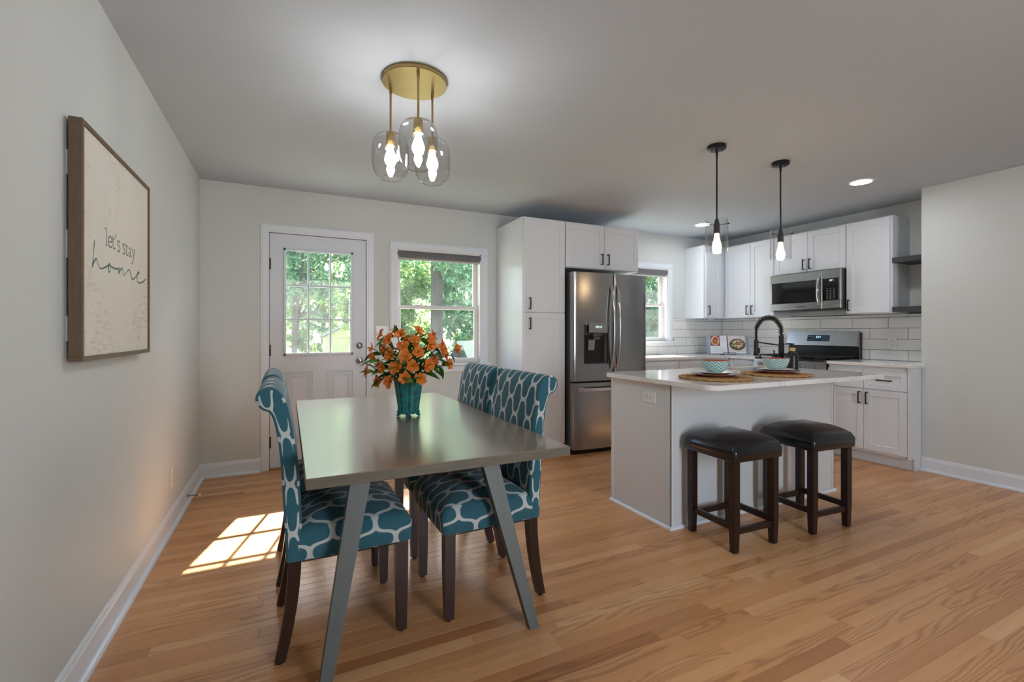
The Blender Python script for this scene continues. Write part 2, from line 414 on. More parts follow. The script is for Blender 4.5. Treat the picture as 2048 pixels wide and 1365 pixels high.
def lathe(bm, prof, c=(0, 0, 0), seg=32, uv=False, close_ends=True):
    """prof: list of (radius, z)"""
    c = Vector(c); lay = bm.loops.layers.uv.verify() if uv else None
    rows = []
    for r, z in prof:
        if r < 1e-5: rows.append([bm.verts.new(c + Vector((0, 0, z)))])
        else: rows.append([bm.verts.new(c + Vector((r*math.cos(2*PI*k/seg), r*math.sin(2*PI*k/seg), z))) for k in range(seg)])
    s = 0
    for i, (a, b) in enumerate(zip(rows, rows[1:])):
        ds = math.hypot(prof[i+1][0]-prof[i][0], prof[i+1][1]-prof[i][1])
        for k in range(seg):
            j = (k+1) % seg
            if len(a) == 1 and len(b) == 1: continue
            if len(a) == 1: f = bm.faces.new([a[0], b[j], b[k]]); u = ((k+.5)/seg, (k+1)/seg, k/seg); vv = (s, s+ds, s+ds)
            elif len(b) == 1: f = bm.faces.new([a[k], a[j], b[0]]); u = (k/seg, (k+1)/seg, (k+.5)/seg); vv = (s, s, s+ds)
            else: f = bm.faces.new([a[k], a[j], b[j], b[k]]); u = (k/seg, (k+1)/seg, (k+1)/seg, k/seg); vv = (s, s, s+ds, s+ds)
            if uv:
                for lp, uu, v_ in zip(f.loops, u, vv): lp[lay].uv = (uu, v_)
        s += ds
    if close_ends:
        for row in (rows[0], rows[-1]):
            if len(row) > 2:
                try: bm.faces.new(row)
                except ValueError: pass

def prism(bm, poly, a0, a1, axis='Z', ch=0.0):
    """poly in the two other axes (X: (y,z), Y: (x,z), Z: (x,y)), extruded from a0 to a1"""
    def p3(p, a): return {'X': (a, p[0], p[1]), 'Y': (p[0], a, p[1]), 'Z': (p[0], p[1], a)}[axis]
    rings(bm, [[Vector(p3(p, a0)) for p in poly], [Vector(p3(p, a1)) for p in poly]])

def sphere(bm, c, r, seg=16, rg=10, sc=(1, 1, 1)):
    M_ = Matrix.Translation(Vector(c)) @ Matrix.Diagonal((*sc, 1))
    bmesh.ops.create_uvsphere(bm, u_segments=seg, v_segments=rg, radius=r, matrix=M_)

def finish(bm, name, mat, smooth=False, angle=35, norm=True):
    if norm: bmesh.ops.recalc_face_normals(bm, faces=bm.faces[:])
    me = bpy.data.meshes.new(name)
    if smooth:
        lim = math.radians(angle)
        for f in bm.faces: f.smooth = True
        for e in bm.edges:
            if len(e.link_faces) == 2 and e.calc_face_angle(0) > lim: e.smooth = False
    bm.to_mesh(me); bm.free()
    for mm in (mat if isinstance(mat, (list, tuple)) else [mat]): me.materials.append(MATS[mm])
    return me

def put(o, parent=None):
    COL.objects.link(o)
    if parent is not None: o.parent = parent
    return o
def part(name, bm, mat, parent=None, smooth=False, local=False, angle=35, kind=None, label=None, norm=True):
    """one mesh object; world-space geometry is shifted to the frame of its parent thing"""
    org = ORG.get(parent.name, Vector((0, 0, 0))) if parent is not None else Vector((0, 0, 0))
    if not local and org.length > 0: bmesh.ops.translate(bm, verts=bm.verts[:], vec=-org)
    o = bpy.data.objects.new(name, finish(bm, name, mat, smooth, angle, norm)); put(o, parent)
    ORG[o.name] = org
    if kind: o['kind'] = kind
    if label: o['label'] = label
    return o
def thing(name, label, cat, loc=(0, 0, 0), group=None, rz=0.0):
    o = bpy.data.objects.new(name, None); o.empty_display_size = 0.05
    o.location = loc; o.rotation_euler = (0, 0, rz); o['label'] = label; o['category'] = cat
    if group: o['group'] = group
    COL.objects.link(o); ORG[o.name] = Vector(loc); return o
def tag(o, label, cat, group=None):
    o['label'] = label; o['category'] = cat
    if group: o['group'] = group
    return o
def structure(name, loc=(0, 0, 0)):
    o = bpy.data.objects.new(name, None); o.empty_display_size = 0.05; o.location = loc; o['kind'] = 'structure'
    COL.objects.link(o); ORG[o.name] = Vector(loc); return o
def box_part(name, mat, parent, *b, ch=0.002, B=IDB, **kw):
    bm = bmesh.new(); cb(bm, *b, ch, B); return part(name, bm, mat, parent, **kw)
def copy_tree(o, parent=None, loc=None, rz=None, label=None, group=None):
    c = o.copy(); COL.objects.link(c); c.parent = parent
    if loc is not None: c.location = loc
    if rz is not None: c.rotation_euler = (0, 0, rz)
    if label: c['label'] = label
    if group: c['group'] = group
    for ch in list(o.children): copy_tree(ch, c)
    return c
def text_bm(bm, s, size, B, extrude=0.0004):
    """lettering as mesh, centred on the origin of the basis B, letters along U with height along V"""
    cu = bpy.data.curves.new('lettering', 'FONT'); cu.body = s; cu.size = size; cu.align_x = 'CENTER'; cu.align_y = 'CENTER'; cu.extrude = extrude
    ob = bpy.data.objects.new('lettering', cu); COL.objects.link(ob)
    dg = bpy.context.evaluated_depsgraph_get(); me = bpy.data.meshes.new_from_object(ob.evaluated_get(dg))
    o, U, V, Nn = B
    vs = [bm.verts.new(o + U*v.co.x + V*v.co.y + Nn*v.co.z) for v in me.vertices]
    for pl in me.polygons:
        try: bm.faces.new([vs[i] for i in pl.vertices])
        except ValueError: pass
    bpy.data.objects.remove(ob); bpy.data.curves.remove(cu); bpy.data.meshes.remove(me)
def ribbon(bm, pts, w, B, n1, closed=False):
    """flat stroke of width w following pts (u,v) in basis B, thickness 0..n1"""
    o, U, V, Nn = B; pts = [Vector((a, b)) for a, b in pts]; n = len(pts)
    loops = []
    for i, p in enumerate(pts):
        d = (pts[min(i+1, n-1)] - pts[max(i-1, 0)]); d = d.normalized() if d.length > 1e-9 else Vector((1, 0))
        q = Vector((-d.y, d.x)); ww = w(i/(n-1)) if callable(w) else w
        def P3(a, h): return o + U*a.x + V*a.y + Nn*h
        loops.append([P3(p+q*ww/2, 0), P3(p-q*ww/2, 0), P3(p-q*ww/2, n1), P3(p+q*ww/2, n1)])
    rings(bm, loops)
def smooth_pts(pts, k=5):
    """Catmull-Rom through the points"""
    P = [Vector(p) for p in pts]; out = []
    for i in range(len(P)-1):
        p0, p1, p2, p3 = P[max(i-1, 0)], P[i], P[i+1], P[min(i+2, len(P)-1)]
        for j in range(k):
            t = j/k
            out.append(0.5*((2*p1) + (p2-p0)*t + (2*p0-5*p1+4*p2-p3)*t*t + (3*p1-p0-3*p2+p3)*t**3))
    out.append(P[-1]); return out

# ------------------------------------------------------------------ the room shell
H = 2.44; WR = 5.59; WK = 6.02; YR = -2.42; YF = -6.6
def wall_holes(bm, axis, a0, a1, z0, z1, t0, t1, holes):
    """wall slab running along axis from a0 to a1 with rectangular holes (a,b,zlo,zhi)"""
    xs = sorted({a0, a1, *[h[0] for h in holes], *[h[1] for h in holes]}); zs = sorted({z0, z1, *[h[2] for h in holes], *[h[3] for h in holes]})
    for xa, xb in zip(xs, xs[1:]):
        for za, zb in zip(zs, zs[1:]):
            cx, cz = (xa+xb)/2, (za+zb)/2
            if any(h[0] < cx < h[1] and h[2] < cz < h[3] for h in holes): continue
            if axis == 'X': cb(bm, xa, xb, t0, t1, za, zb)
            else: cb(bm, t0, t1, xa, xb, za, zb)
    bmesh.ops.remove_doubles(bm, verts=bm.verts[:], dist=1e-5)
    seen = {}
    for f in bm.faces: seen.setdefault(tuple(sorted(v.index for v in f.verts)), []).append(f)
DOOR = (0.485, 1.32, 0.0, 2.068); WIN1 = (1.592, 2.461, 0.877, 1.997); WIN2 = (4.168, 5.037, 1.078, 1.997)
bm = bmesh.new(); wall_holes(bm, 'X', -0.15, WK+0.15, -0.02, H, 0, 0.15, [DOOR, WIN1, WIN2]); wall_back = part('wall_back', bm, 'wall_paint', kind='structure')
bm = bmesh.new(); cb(bm, -0.15, 0, YF-0.15, 0, -0.02, H); part('wall_left', bm, 'wall_paint', kind='structure')
bm = bmesh.new(); cb(bm, WR, WK+0.15, YF-0.15, YR, -0.02, H, 0.002); part('wall_right', bm, 'wall_paint', kind='structure')
bm = bmesh.new(); cb(bm, WK, WK+0.15, YR, 0, -0.02, H); wall_kitchen = part('wall_kitchen', bm, 'wall_paint', kind='structure')
bm = bmesh.new(); wall_holes(bm, 'X', 0, WR, -0.02, H, YF-0.15, YF, [FRONT_WINDOW]); part('wall_front', bm, 'wall_paint', kind='structure')
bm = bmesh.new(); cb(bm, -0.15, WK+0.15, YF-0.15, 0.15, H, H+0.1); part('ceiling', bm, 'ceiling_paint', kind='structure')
# added eave, out of view, shading the upper part of the back wall's openings
bm = bmesh.new(); cb(bm, -1.0, WK+1.0, 0.15, 0.90, H+0.02, H+0.14, 0.01); part('added_eave', bm, 'exterior_siding', kind='structure')

# oak strip floor: each plank a piece; the 300 that show largest are objects, the rest one mass
floor = part('floor', (lambda b: (cb(b, 0, WK, YF, 0, -0.06, -0.013), b)[1])(bmesh.new()), 'subfloor', kind='structure')
PW = 0.0572
def project(x, y, z):
    dx, dy, dz = x-0.6431, y+4.5214, z-1.1874; s, c = math.sin(YAW), math.cos(YAW)
    d = dx*s+dy*c; r = dx*c-dy*s
    return (1024+932.19*r/d, 666.05-932.19*dz/d, d) if d > 0.1 else None
def plank_geo(x0, x1, y0, y1):
    g = 0.0003; c = 0.0010
    x0 += g; x1 -= g; y0 += g; y1 -= g
    v = [(x0, y0, -.012), (x1, y0, -.012), (x1, y1, -.012), (x0, y1, -.012),
         (x0, y0, -c*.6), (x1, y0, -c*.6), (x1, y1, -c*.6), (x0, y1, -c*.6),
         (x0+c, y0+c, 0), (x1-c, y0+c, 0), (x1-c, y1-c, 0), (x0+c, y1-c, 0)]
    f = [(0, 1, 5, 4), (1, 2, 6, 5), (2, 3, 7, 6), (3, 0, 4, 7), (4, 5, 9, 8), (5, 6, 10, 9), (6, 7, 11, 10), (7, 4, 8, 11), (8, 9, 10, 11)]
    return v, f
planks = []; row = 0; y = 0.0
while y > YF+0.001:
    y1 = y; y0 = max(y-PW, YF); xmax = WK if y0 >= YR-PW else WR
    x = -R.random()*1.0
    while x < xmax:
        ln = R.choice((0.4, 0.6, 0.8, 0.95, 1.1, 1.3, 1.6, 1.9))*R.uniform(0.85, 1.1); a, b = max(x, 0), min(x+ln, xmax)
        if b - a > 0.03:
            t = min(1, max(0, R.gauss(0.52, 0.21))); area = 0
            pr = [project(px, py, 0) for px in (a, (a+b)/2, b) for py in (y0, y1)]
            vis = [q for q in pr if q and 0 < q[0] < 2048 and 0 < q[1] < 1365]
            if vis: area = (b-a)*len(vis)/6/min(q[2] for q in vis)**3
            planks.append((area, a, b, y0, y1, (t, R.random(), R.random(), 1)))
        x += ln
    y -= PW
planks.sort(key=lambda q: -q[0])
def plank_mesh(name, items):
    V, F, T = [], [], []
    for _, a, b, y0, y1, t in items:
        v, f = plank_geo(a, b, y0, y1); k = len(V); V += v; F += [tuple(i+k for i in q) for q in f]; T += [t]*len(f)
    me = bpy.data.meshes.new(name); me.from_pydata(V, [], F); me.materials.append(MATS['oak_plank'])
    at = me.attributes.new('tone', 'FLOAT_COLOR', 'FACE'); at.data.foreach_set('color', [c for t in T for c in t]); return me
for it in planks[:300]:
    put(bpy.data.objects.new('plank', plank_mesh('plank', [it])), floor)
o = put(bpy.data.objects.new('plank_field', plank_mesh('plank_field', planks[300:])), floor); o['kind'] = 'stuff'

# baseboards with shoe moulding
def baseboard(name, p0, p1, nrm):
    """runs on the floor from p0 to p1 along a wall whose room-side normal is nrm"""
    p0, p1, nrm = Vector((*p0, 0)), Vector((*p1, 0)), Vector((*nrm, 0))
    prof = [(0, 0), (0.013, 0), (0.013, 0.092), (0.011, 0.097), (0.009, 0.100), (0.007, 0.110), (0.003, 0.116), (0, 0.117)]
    bm = bmesh.new(); rings(bm, [[p + nrm*a + Vector((0, 0, b)) for a, b in prof] for p in (p0, p1)])
    o = part(name, bm, 'trim_white', kind='structure')
    sh = [(0.013, 0), (0.030, 0), (0.030, 0.006), (0.027, 0.013), (0.021, 0.018), (0.013, 0.020)]
    bm = bmesh.new(); rings(bm, [[p + nrm*a + Vector((0, 0, b)) for a, b in sh] for p in (p0, p1)]); part('shoe_molding', bm, 'trim_white', o, smooth=True)
baseboard('baseboard_left', (0, YF), (0, 0), (1, 0))
baseboard('baseboard_back', (0.0, 0), (0.434, 0), (0, -1))
baseboard('baseboard_back_middle', (1.373, 0), (2.633, 0), (0, -1))
baseboard('baseboard_right', (WR, YF), (WR, YR-0.002), (-1, 0))

# ------------------------------------------------------------------ entry door
def casing_board(parent, x0, x1, z0, z1, vertical):
    bm = bmesh.new(); cb(bm, x0, x1, -0.013, 0, z0, z1, 0.002)
    if vertical: cb(bm, x0+0.012, x1-0.018, -0.018, -0.010, z0, z1-0.004, 0.003)
    else: cb(bm, x0+0.004, x1-0.004, -0.018, -0.010, z0+0.014, z1-0.012, 0.003)
    return part('casing', bm, 'trim_white', parent)
d1 = structure('door_1', (0.9, 0, 0))
casing_board(d1, 0.434, 0.498, 0, 2.055, True); casing_board(d1, 1.308, 1.373, 0, 2.055, True); casing_board(d1, 0.434, 1.373, 2.055, 2.122, False)
bm = bmesh.new(); cb(bm, 0.485, 0.4985, 0, 0.15, 0, 2.068); cb(bm, 1.3065, 1.32, 0, 0.15, 0, 2.068); cb(bm, 0.485, 1.32, 0, 0.15, 2.0545, 2.068); part('jamb', bm, 'trim_white', d1)
DX0, DX1, DZ0, DZ1 = 0.502, 1.303, 0.02, 2.050; LX0, LX1, LZ0, LZ1 = 0.608, 1.190, 0.984, 1.930
bm = bmesh.new(); ys, ye = 0.008, 0.052
wall_holes(bm, 'X', DX0, DX1, DZ0, DZ1, ys, ye, [(LX0+0.012, LX1-0.012, LZ0+0.012, LZ1-0.012)]); part('slab', bm, 'door_white', d1)
bm = bmesh.new()
for b in ((LX0, LX1, LZ0, LZ0+0.026), (LX0, LX1, LZ1-0.026, LZ1), (LX0, LX0+0.024, LZ0, LZ1), (LX1-0.024, LX1, LZ0, LZ1)): cb(bm, b[0], b[1], -0.006, 0.012, b[2], b[3], 0.005)
part('lite_frame', bm, 'door_white', d1)
gx = [LX0+0.024, 0.808, 0.992, LX1-0.024]; gz = [LZ0+0.026, 1.305, 1.604, LZ1-0.026]
for xm in gx[1:3]: box_part('muntin', 'door_white', d1, xm-0.0085, xm+0.0085, 0.002, 0.040, gz[0], gz[3], ch=0.004)
for zm in gz[1:3]: box_part('muntin', 'door_white', d1, gx[0], gx[3], 0.003, 0.039, zm-0.0085, zm+0.0085, ch=0.004)
for i in range(3):
    for j in range(3): box_part('pane', 'window_glass', d1, gx[i], gx[i+1], 0.027, 0.030, gz[j], gz[j+1], ch=0)
for x0, x1 in ((0.618, 0.846), (0.960, 1.188)):
    bm = bmesh.new()
    for k, (w, yy) in enumerate(((0.0, 0.003), (0.018, 0.006), (0.036, 0.004))):
        a0, a1, z0, z1 = x0+w, x1-w, 0.23+w, 0.845-w
        for b in ((a0, a1, z0, z0+0.007), (a0, a1, z1-0.007, z1), (a0, a0+0.007, z0, z1), (a1-0.007, a1, z0, z1)): cb(bm, b[0], b[1], yy-0.004, 0.010, b[2], b[3], 0.0025)
    cb(bm, x0+0.055, x1-0.055, 0.002, 0.010, 0.285, 0.79, 0.005)
    part('raised_panel', bm, 'door_white', d1)
for nm, z, rr, kn in (('knob', 0.930, 0.031, True), ('deadbolt', 1.069, 0.029, False)):
    bm = bmesh.new(); c = Vector((1.245, 0.008, z))
    def ly(prof):
        rows = [[c + Vector((r*math.cos(2*PI*k/20), -h, r*math.sin(2*PI*k/20))) for k in range(20)] for r, h in prof]; rings(bm, rows)
    if kn: ly([(rr, 0), (rr, 0.006), (0.012, 0.010), (0.012, 0.030), (0.024, 0.036), (0.028, 0.048), (0.024, 0.060), (0.010, 0.064)])
    else:
        ly([(rr, 0), (rr, 0.007), (0.020, 0.014), (0.016, 0.016)]); cb(bm, 1.241, 1.249, -0.026, 0.0, z-0.014, z+0.014, 0.003)
    part(nm, bm, 'nickel', d1, smooth=True)
for z in (1.785, 1.035, 0.24):
    bm = bmesh.new(); cyl(bm, (0.5, 0.000, z-0.05), (0.5, 0.000, z+0.05), 0.007, seg=10); cb(bm, 0.4986, 0.514, 0.004, 0.010, z-0.048, z+0.048); part('hinge', bm, 'fridge_side', d1)
bm = bmesh.new(); cb(bm, 0.4985, 0.512, 0.0535, 0.066, 0.0, 2.0545); cb(bm, 1.293, 1.3065, 0.0535, 0.066, 0.0, 2.0545); cb(bm, 0.4985, 1.3065, 0.0535, 0.066, 2.040, 2.0545); cb(bm, 0.4985, 1.3065, 0.0535, 0.066, 0.0, 0.03); part('weatherstrip', bm, 'rubber_black', d1)
box_part('threshold', 'threshold_wood', d1, 0.498, 1.307, -0.012, 0.15, 0.0, 0.018, ch=0.004)

# ------------------------------------------------------------------ windows
def window(name, x0, x1, zs, zt, apron=True):
    w = structure(name, ((x0+x1)/2, 0, zs)); cw = 0.070; ix0, ix1, it = x0+cw, x1-cw, zt-cw+0.002
    casing_board(w, x0, ix0, zs, zt-cw, True); casing_board(w, ix1, x1, zs, zt-cw, True); casing_board(w, x0, x1, zt-cw, zt, False)
    box_part('sill', 'trim_white', w, x0-0.03, x1+0.03, -0.045, 0.06, zs-0.022, zs, ch=0.006)
    if apron: box_part('apron', 'trim_white', w, x0, x1, -0.016, 0, zs-0.085, zs-0.022, ch=0.004)
    bm = bmesh.new(); cb(bm, ix0, ix0+0.012, 0, 0.15, zs, it); cb(bm, ix1-0.012, ix1, 0, 0.15, zs, it); cb(bm, ix0, ix1, 0, 0.15, it-0.012, it); cb(bm, ix0, ix1, 0.06, 0.15, zs-0.02, zs+0.014); part('jamb', bm, 'vinyl_white', w)
    zm = (zs+it)/2 + 0.005
    for nm, ya, za, zb in (('upper_sash', 0.095, zm-0.018, it-0.012), ('lower_sash', 0.062, zs+0.014, zm+0.018)):
        a0, a1, s = ix0+0.012, ix1-0.012, 0.040; bm = bmesh.new()
        for b in ((a0, a0+s, za, zb), (a1-s, a1, za, zb), (a0+s, a1-s, za, za+0.036), (a0+s, a1-s, zb-0.034, zb)): cb(bm, b[0], b[1], ya, ya+0.030, b[2], b[3], 0.003)
        so = part(nm, bm, 'vinyl_white', w)
        box_part('pane', 'window_glass', so, a0+s, a1-s, ya+0.013, ya+0.016, za+0.036, zb-0.034, ch=0)
        if nm == 'lower_sash':
            for q in (0.25, 0.75): box_part('sash_lock', 'vinyl_white', so, a0+(a1-a0)*q-0.035, a0+(a1-a0)*q+0.035, ya+0.004, ya+0.028, zb, zb+0.010, ch=0.004)
    return w
window('window_1', 1.522, 2.531, 0.877, 2.066)
window('window_2', 4.098, 5.107, 1.078, 2.066, apron=False)
def roller_shade(x0, x1, z0, z1, label):
    t = thing('roller_shade', label, 'window shade', ((x0+x1)/2, 0.02, z0))
    bm = bmesh.new(); prism(bm, [(0.003, z1), (0.055, z1), (0.055, z0+0.022), (0.012, z0+0.022), (0.003, z0+0.032)], x0, x1, 'X'); part('cassette', bm, 'shade_grey', t)
    bm = bmesh.new(); prism(bm, [(0.002, z1-0.018), (-0.002, z1-0.020), (-0.002, z0+0.034), (0.004, z0+0.030), (0.004, z1-0.018)], x0, x1, 'X'); part('valance', bm, 'shade_grey', t)
    box_part('bottom_bar', 'shade_bar', t, x0+0.004, x1-0.004, 0.016, 0.034, z0, z0+0.022, ch=0.004)
roller_shade(1.596, 2.457, 1.902, 1.993, 'grey roller shade rolled up at the top of the dining window')
roller_shade(4.172, 5.033, 1.900, 1.993, 'grey roller shade rolled up at the top of the kitchen window')
# the window out of view behind the camera
for nm, (a, b, z0, z1), o_, U_, N_ in (('window_3', FRONT_WINDOW, Vector((0, YF, 0)), Vector((1, 0, 0)), Vector((0, 1, 0))),):
    B_ = (o_, U_, Vector((0, 0, 1)), N_); w = structure(nm, tuple(o_ + U_*(a+b)/2 + Vector((0, 0, z0)))); bm = bmesh.new()
    for q in ((a-0.07, a, z0-0.07, z1+0.07), (b, b+0.07, z0-0.07, z1+0.07), (a, b, z1, z1+0.07), (a, b, z0-0.07, z0)): cb(bm, q[0], q[1], q[2], q[3], 0, 0.016, 0.003, B_)
    part('casing', bm, 'trim_white', w); bm = bmesh.new(); zm = (z0+z1)/2
    for q in ((a, a+0.04, z0, z1), (b-0.04, b, z0, z1), (a, b, z0, z0+0.04), (a, b, z1-0.04, z1), (a, b, zm-0.02, zm+0.02)): cb(bm, q[0], q[1], q[2], q[3], -0.06, -0.03, 0.002, B_)
    part('sash', bm, 'vinyl_white', w)

# ------------------------------------------------------------------ backsplash tiles (each a piece of its wall)
TL, TH, G = 0.3285, 0.108, 0.0018
def tiles(wall, axis, lo, hi, phase_a, skip=None):
    zlines = [0.9145, 1.017, 1.125, 1.233, 1.341, 1.372]
    for r in range(5):
        z0, z1 = zlines[r], zlines[r+1]
        ph = phase_a if r % 2 == 1 else phase_a + TL/2
        k0 = math.floor((lo-ph)/TL); a = ph + k0*TL
        while a < hi:
            p, q = max(a, lo), min(a+TL, hi); a += TL
            if q-p < 0.012: continue
            segs = [(p, q, z0, z1)]
            if skip: segs = skip(p, q, z0, z1)
            for (s0, s1, y0, y1) in segs:
                if s1-s0 < 0.012 or y1-y0 < 0.006: continue
                bm = bmesh.new()
                if axis == 'X': cb(bm, s0+G, s1-G, -0.010, -0.002, y0+G, y1-G, 0.0014)
                else: cb(bm, WK-0.010, WK-0.002, s0+G, s1-G, y0+G, y1-G, 0.0014)
                part('tile', bm, 'tile_glaze', wall)
def skip_win(p, q, z0, z1):
    zs = 1.056
    if z0 >= zs: return [(max(p, 5.108), q, z0, z1)]
    if z1 > zs:
        out = [(p, min(q, 5.137), z0, zs)] if p < 5.137 else []
        return out + [(max(p, 5.137), q, z0, z1)]
    return [(p, q, z0, z1)]
box_part('grout_bed', 'grout', wall_back, 4.04, WK-0.004, -0.0045, 0.0, 0.9142, 1.0545, ch=0)
box_part('grout_bed', 'grout', wall_back, 5.138, WK-0.004, -0.0045, 0.0, 1.0545, 1.372, ch=0)
tiles(wall_back, 'X', 4.04, WK-0.010, 5.352-TL*4, skip_win)
box_part('grout_bed', 'grout', wall_kitchen, WK-0.0045, WK, YR+0.002, -0.005, 0.9142, 1.3775, ch=0)
tiles(wall_kitchen, 'Y', YR+0.002, -0.011, -1.646-TL*3)

# ------------------------------------------------------------------ kitchen cabinets
NEGY = (Vector((1, 0, 0)), Vector((0, 0, 1)), Vector((0, -1, 0)))     # a front that faces the dining side
NEGX = (Vector((0, -1, 0)), Vector((0, 0, 1)), Vector((-1, 0, 0)))    # a front that faces the island
def pull(parent, B, u, v, length, vertical):
    bm = bmesh.new(); h = length/2; w = 0.005
    if vertical:
        cb(bm, u-w, u+w, v-h, v+h, 0.046, 0.056, 0.001, B)
        for s in (-1, 1): cb(bm, u-w, u+w, v+s*(h-0.006)-0.005, v+s*(h-0.006)+0.005, 0.020, 0.048, 0.001, B)
    else:
        cb(bm, u-h, u+h, v-w, v+w, 0.046, 0.056, 0.001, B)
        for s in (-1, 1): cb(bm, u+s*(h-0.006)-0.005, u+s*(h-0.006)+0.005, v-w, v+w, 0.020, 0.048, 0.001, B)
    return part('handle', bm, 'handle_black', parent)
def shaker(bm, B, u0, u1, v0, v1, fr=0.057):
    cb(bm, u0+fr-0.004, u1-fr+0.004, v0+fr-0.004, v1-fr+0.004, 0.002, 0.012, 0, B)
    cb(bm, u0, u0+fr, v0, v1, 0.0015, 0.020, 0.0012, B); cb(bm, u1-fr, u1, v0, v1, 0.0015, 0.020, 0.0012, B)
    cb(bm, u0+fr, u1-fr, v0, v0+fr, 0.0015, 0.020, 0.0012, B); cb(bm, u0+fr, u1-fr, v1-fr, v1, 0.0015, 0.020, 0.0012, B)
def cabinet(name, label, origin, axes, width, depth, z0, z1, fronts, toe=False, group=None, end_toe=False):
    """origin: the corner of the front plane at u=0 (z=0); fronts: (kind,u0,u1,v0,v1,(hu,hv,vertical))"""
    o = Vector(origin); B = (o, *axes); t = thing(name, label, 'cabinet', tuple(o + axes[0]*width/2 + Vector((0, 0, z0))), group)
    bm = bmesh.new()
    if toe: cb(bm, 0, width, 0.10, z1, -depth, 0, 0.0012, B); part('body', bm, 'cabinet_white', t); bm = bmesh.new(); cb(bm, 0, width, 0.0, 0.10, -depth, -0.07, 0, B); part('toe_kick', bm, 'cabinet_white', t)
    else: cb(bm, 0, width, z0, z1, -depth, 0, 0.0012, B); part('body', bm, 'cabinet_white', t)
    for kind, u0, u1, v0, v1, hd in fronts:
        bm = bmesh.new(); shaker(bm, B, u0, u1, v0, v1, 0.045 if kind == 'drawer' else 0.057)
        d = part(kind, bm, 'cabinet_white', t)
        if hd: pull(d, B, hd[0], hd[1], 0.112, hd[2])
    return t
cabinet('pantry_cabinet', 'tall white pantry cabinet with two stacked shaker doors beside the refrigerator', (2.635, -0.612, 0), NEGY, 0.460, 0.608, 0, 2.286,
        [('door', 0.006, 0.454, 1.384, 2.276, (0.060, 1.464, True)), ('door', 0.006, 0.454, 0.112, 1.376, (0.060, 1.276, True))], toe=True)
cabinet('bridge_cabinet', 'short white two-door cabinet mounted above the refrigerator', (3.099, -0.612, 0), NEGY, 0.912, 0.608, 1.832, 2.286,
        [('door', 0.004, 0.462, 1.838, 2.270, (0.425, 1.934, True)), ('door', 0.466, 0.908, 1.838, 2.270, (0.503, 1.934, True))])
cabinet('wall_cabinet', 'narrow white wall cabinet with one door beside the kitchen window', (5.334, -0.303, 0), NEGY, 0.362, 0.300, 1.372, 2.286,
        [('door', 0.024, 0.300, 1.380, 2.276, (0.056, 1.470, True))])
cabinet('wall_cabinet', 'white two-door wall cabinet between the kitchen corner and the microwave', (5.718, -0.006, 0), NEGX, 0.978, 0.300, 1.372, 2.286,
        [('door', 0.372, 0.671, 1.380, 2.270, (0.640, 1.462, True)), ('door', 0.675, 0.974, 1.380, 2.270, (0.706, 1.462, True))])
cabinet('wall_cabinet', 'short white two-door wall cabinet above the microwave', (5.718, -0.986, 0), NEGX, 0.768, 0.300, 1.840, 2.286,
        [('door', 0.004, 0.382, 1.848, 2.270, (0.350, 1.928, True)), ('door', 0.386, 0.764, 1.848, 2.270, (0.418, 1.928, True))])
cabinet('wall_cabinet', 'white single-door wall cabinet between the microwave and the dark shelves', (5.718, -1.756, 0), NEGX, 0.392, 0.300, 1.374, 2.286,
        [('door', 0.004, 0.376, 1.382, 2.270, (0.032, 1.462, True))])
cabinet('base_cabinet', 'white base cabinet with drawers beside the refrigerator', (4.035, -0.605, 0), NEGY, 0.565, 0.600, 0, 0.884,
        [('drawer', 0.004, 0.561, 0.700, 0.866, (0.28, 0.783, False)), ('door', 0.004, 0.280, 0.112, 0.694, (0.25, 0.63, True)), ('door', 0.284, 0.561, 0.112, 0.694, (0.31, 0.63, True))], toe=True)
cabinet('base_cabinet', 'white corner base cabinet below the cookbook', (4.602, -0.605, 0), NEGY, 0.815, 0.600, 0, 0.884,
        [('drawer', 0.004, 0.790, 0.700, 0.866, (0.40, 0.783, False)), ('door', 0.004, 0.395, 0.112, 0.694, (0.36, 0.63, True)), ('door', 0.399, 0.790, 0.112, 0.694, (0.43, 0.63, True))], toe=True)
cabinet('base_cabinet', 'narrow white base cabinet between the kitchen corner and the range', (5.422, -0.607, 0), NEGX, 0.376, 0.590, 0, 0.884,
        [('drawer', 0.02, 0.372, 0.700, 0.866, (0.19, 0.783, False)), ('door', 0.02, 0.372, 0.112, 0.694, (0.33, 0.63, True))], toe=True)
br = cabinet('base_cabinet', 'white base cabinet with two drawers and two doors at the wall end', (5.422, -1.752, 0), NEGX, 0.652, 0.590, 0, 0.884,
        [('drawer', 0.004, 0.314, 0.680, 0.850, (0.16, 0.765, False)), ('drawer', 0.318, 0.648, 0.680, 0.850, (0.485, 0.765, False)),
         ('door', 0.004, 0.314, 0.122, 0.672, (0.285, 0.595, True)), ('door', 0.318, 0.648, 0.122, 0.672, (0.347, 0.595, True))], toe=True)
bm = bmesh.new(); prism(bm, [(5.402, 0.884), (5.589, 0.884), (5.589, 0), (5.486, 0), (5.486, 0.104), (5.402, 0.104)], YR-0.0005, -2.4045, 'Y'); part('end_panel', bm, 'cabinet_white', br)
# floating shelves in the niche
for z, lb in ((1.837, 'dark stained floating shelf in the niche, the upper of two'), (1.380, 'dark stained floating shelf in the niche, level with the cabinet bottoms')):
    bm = bmesh.new(); cb(bm, 5.705, WK-0.0005, YR+0.0005, -2.1485, z, z+0.048, 0.002); tag(part('floating_shelf', bm, 'shelf_wood'), lb, 'shelf')

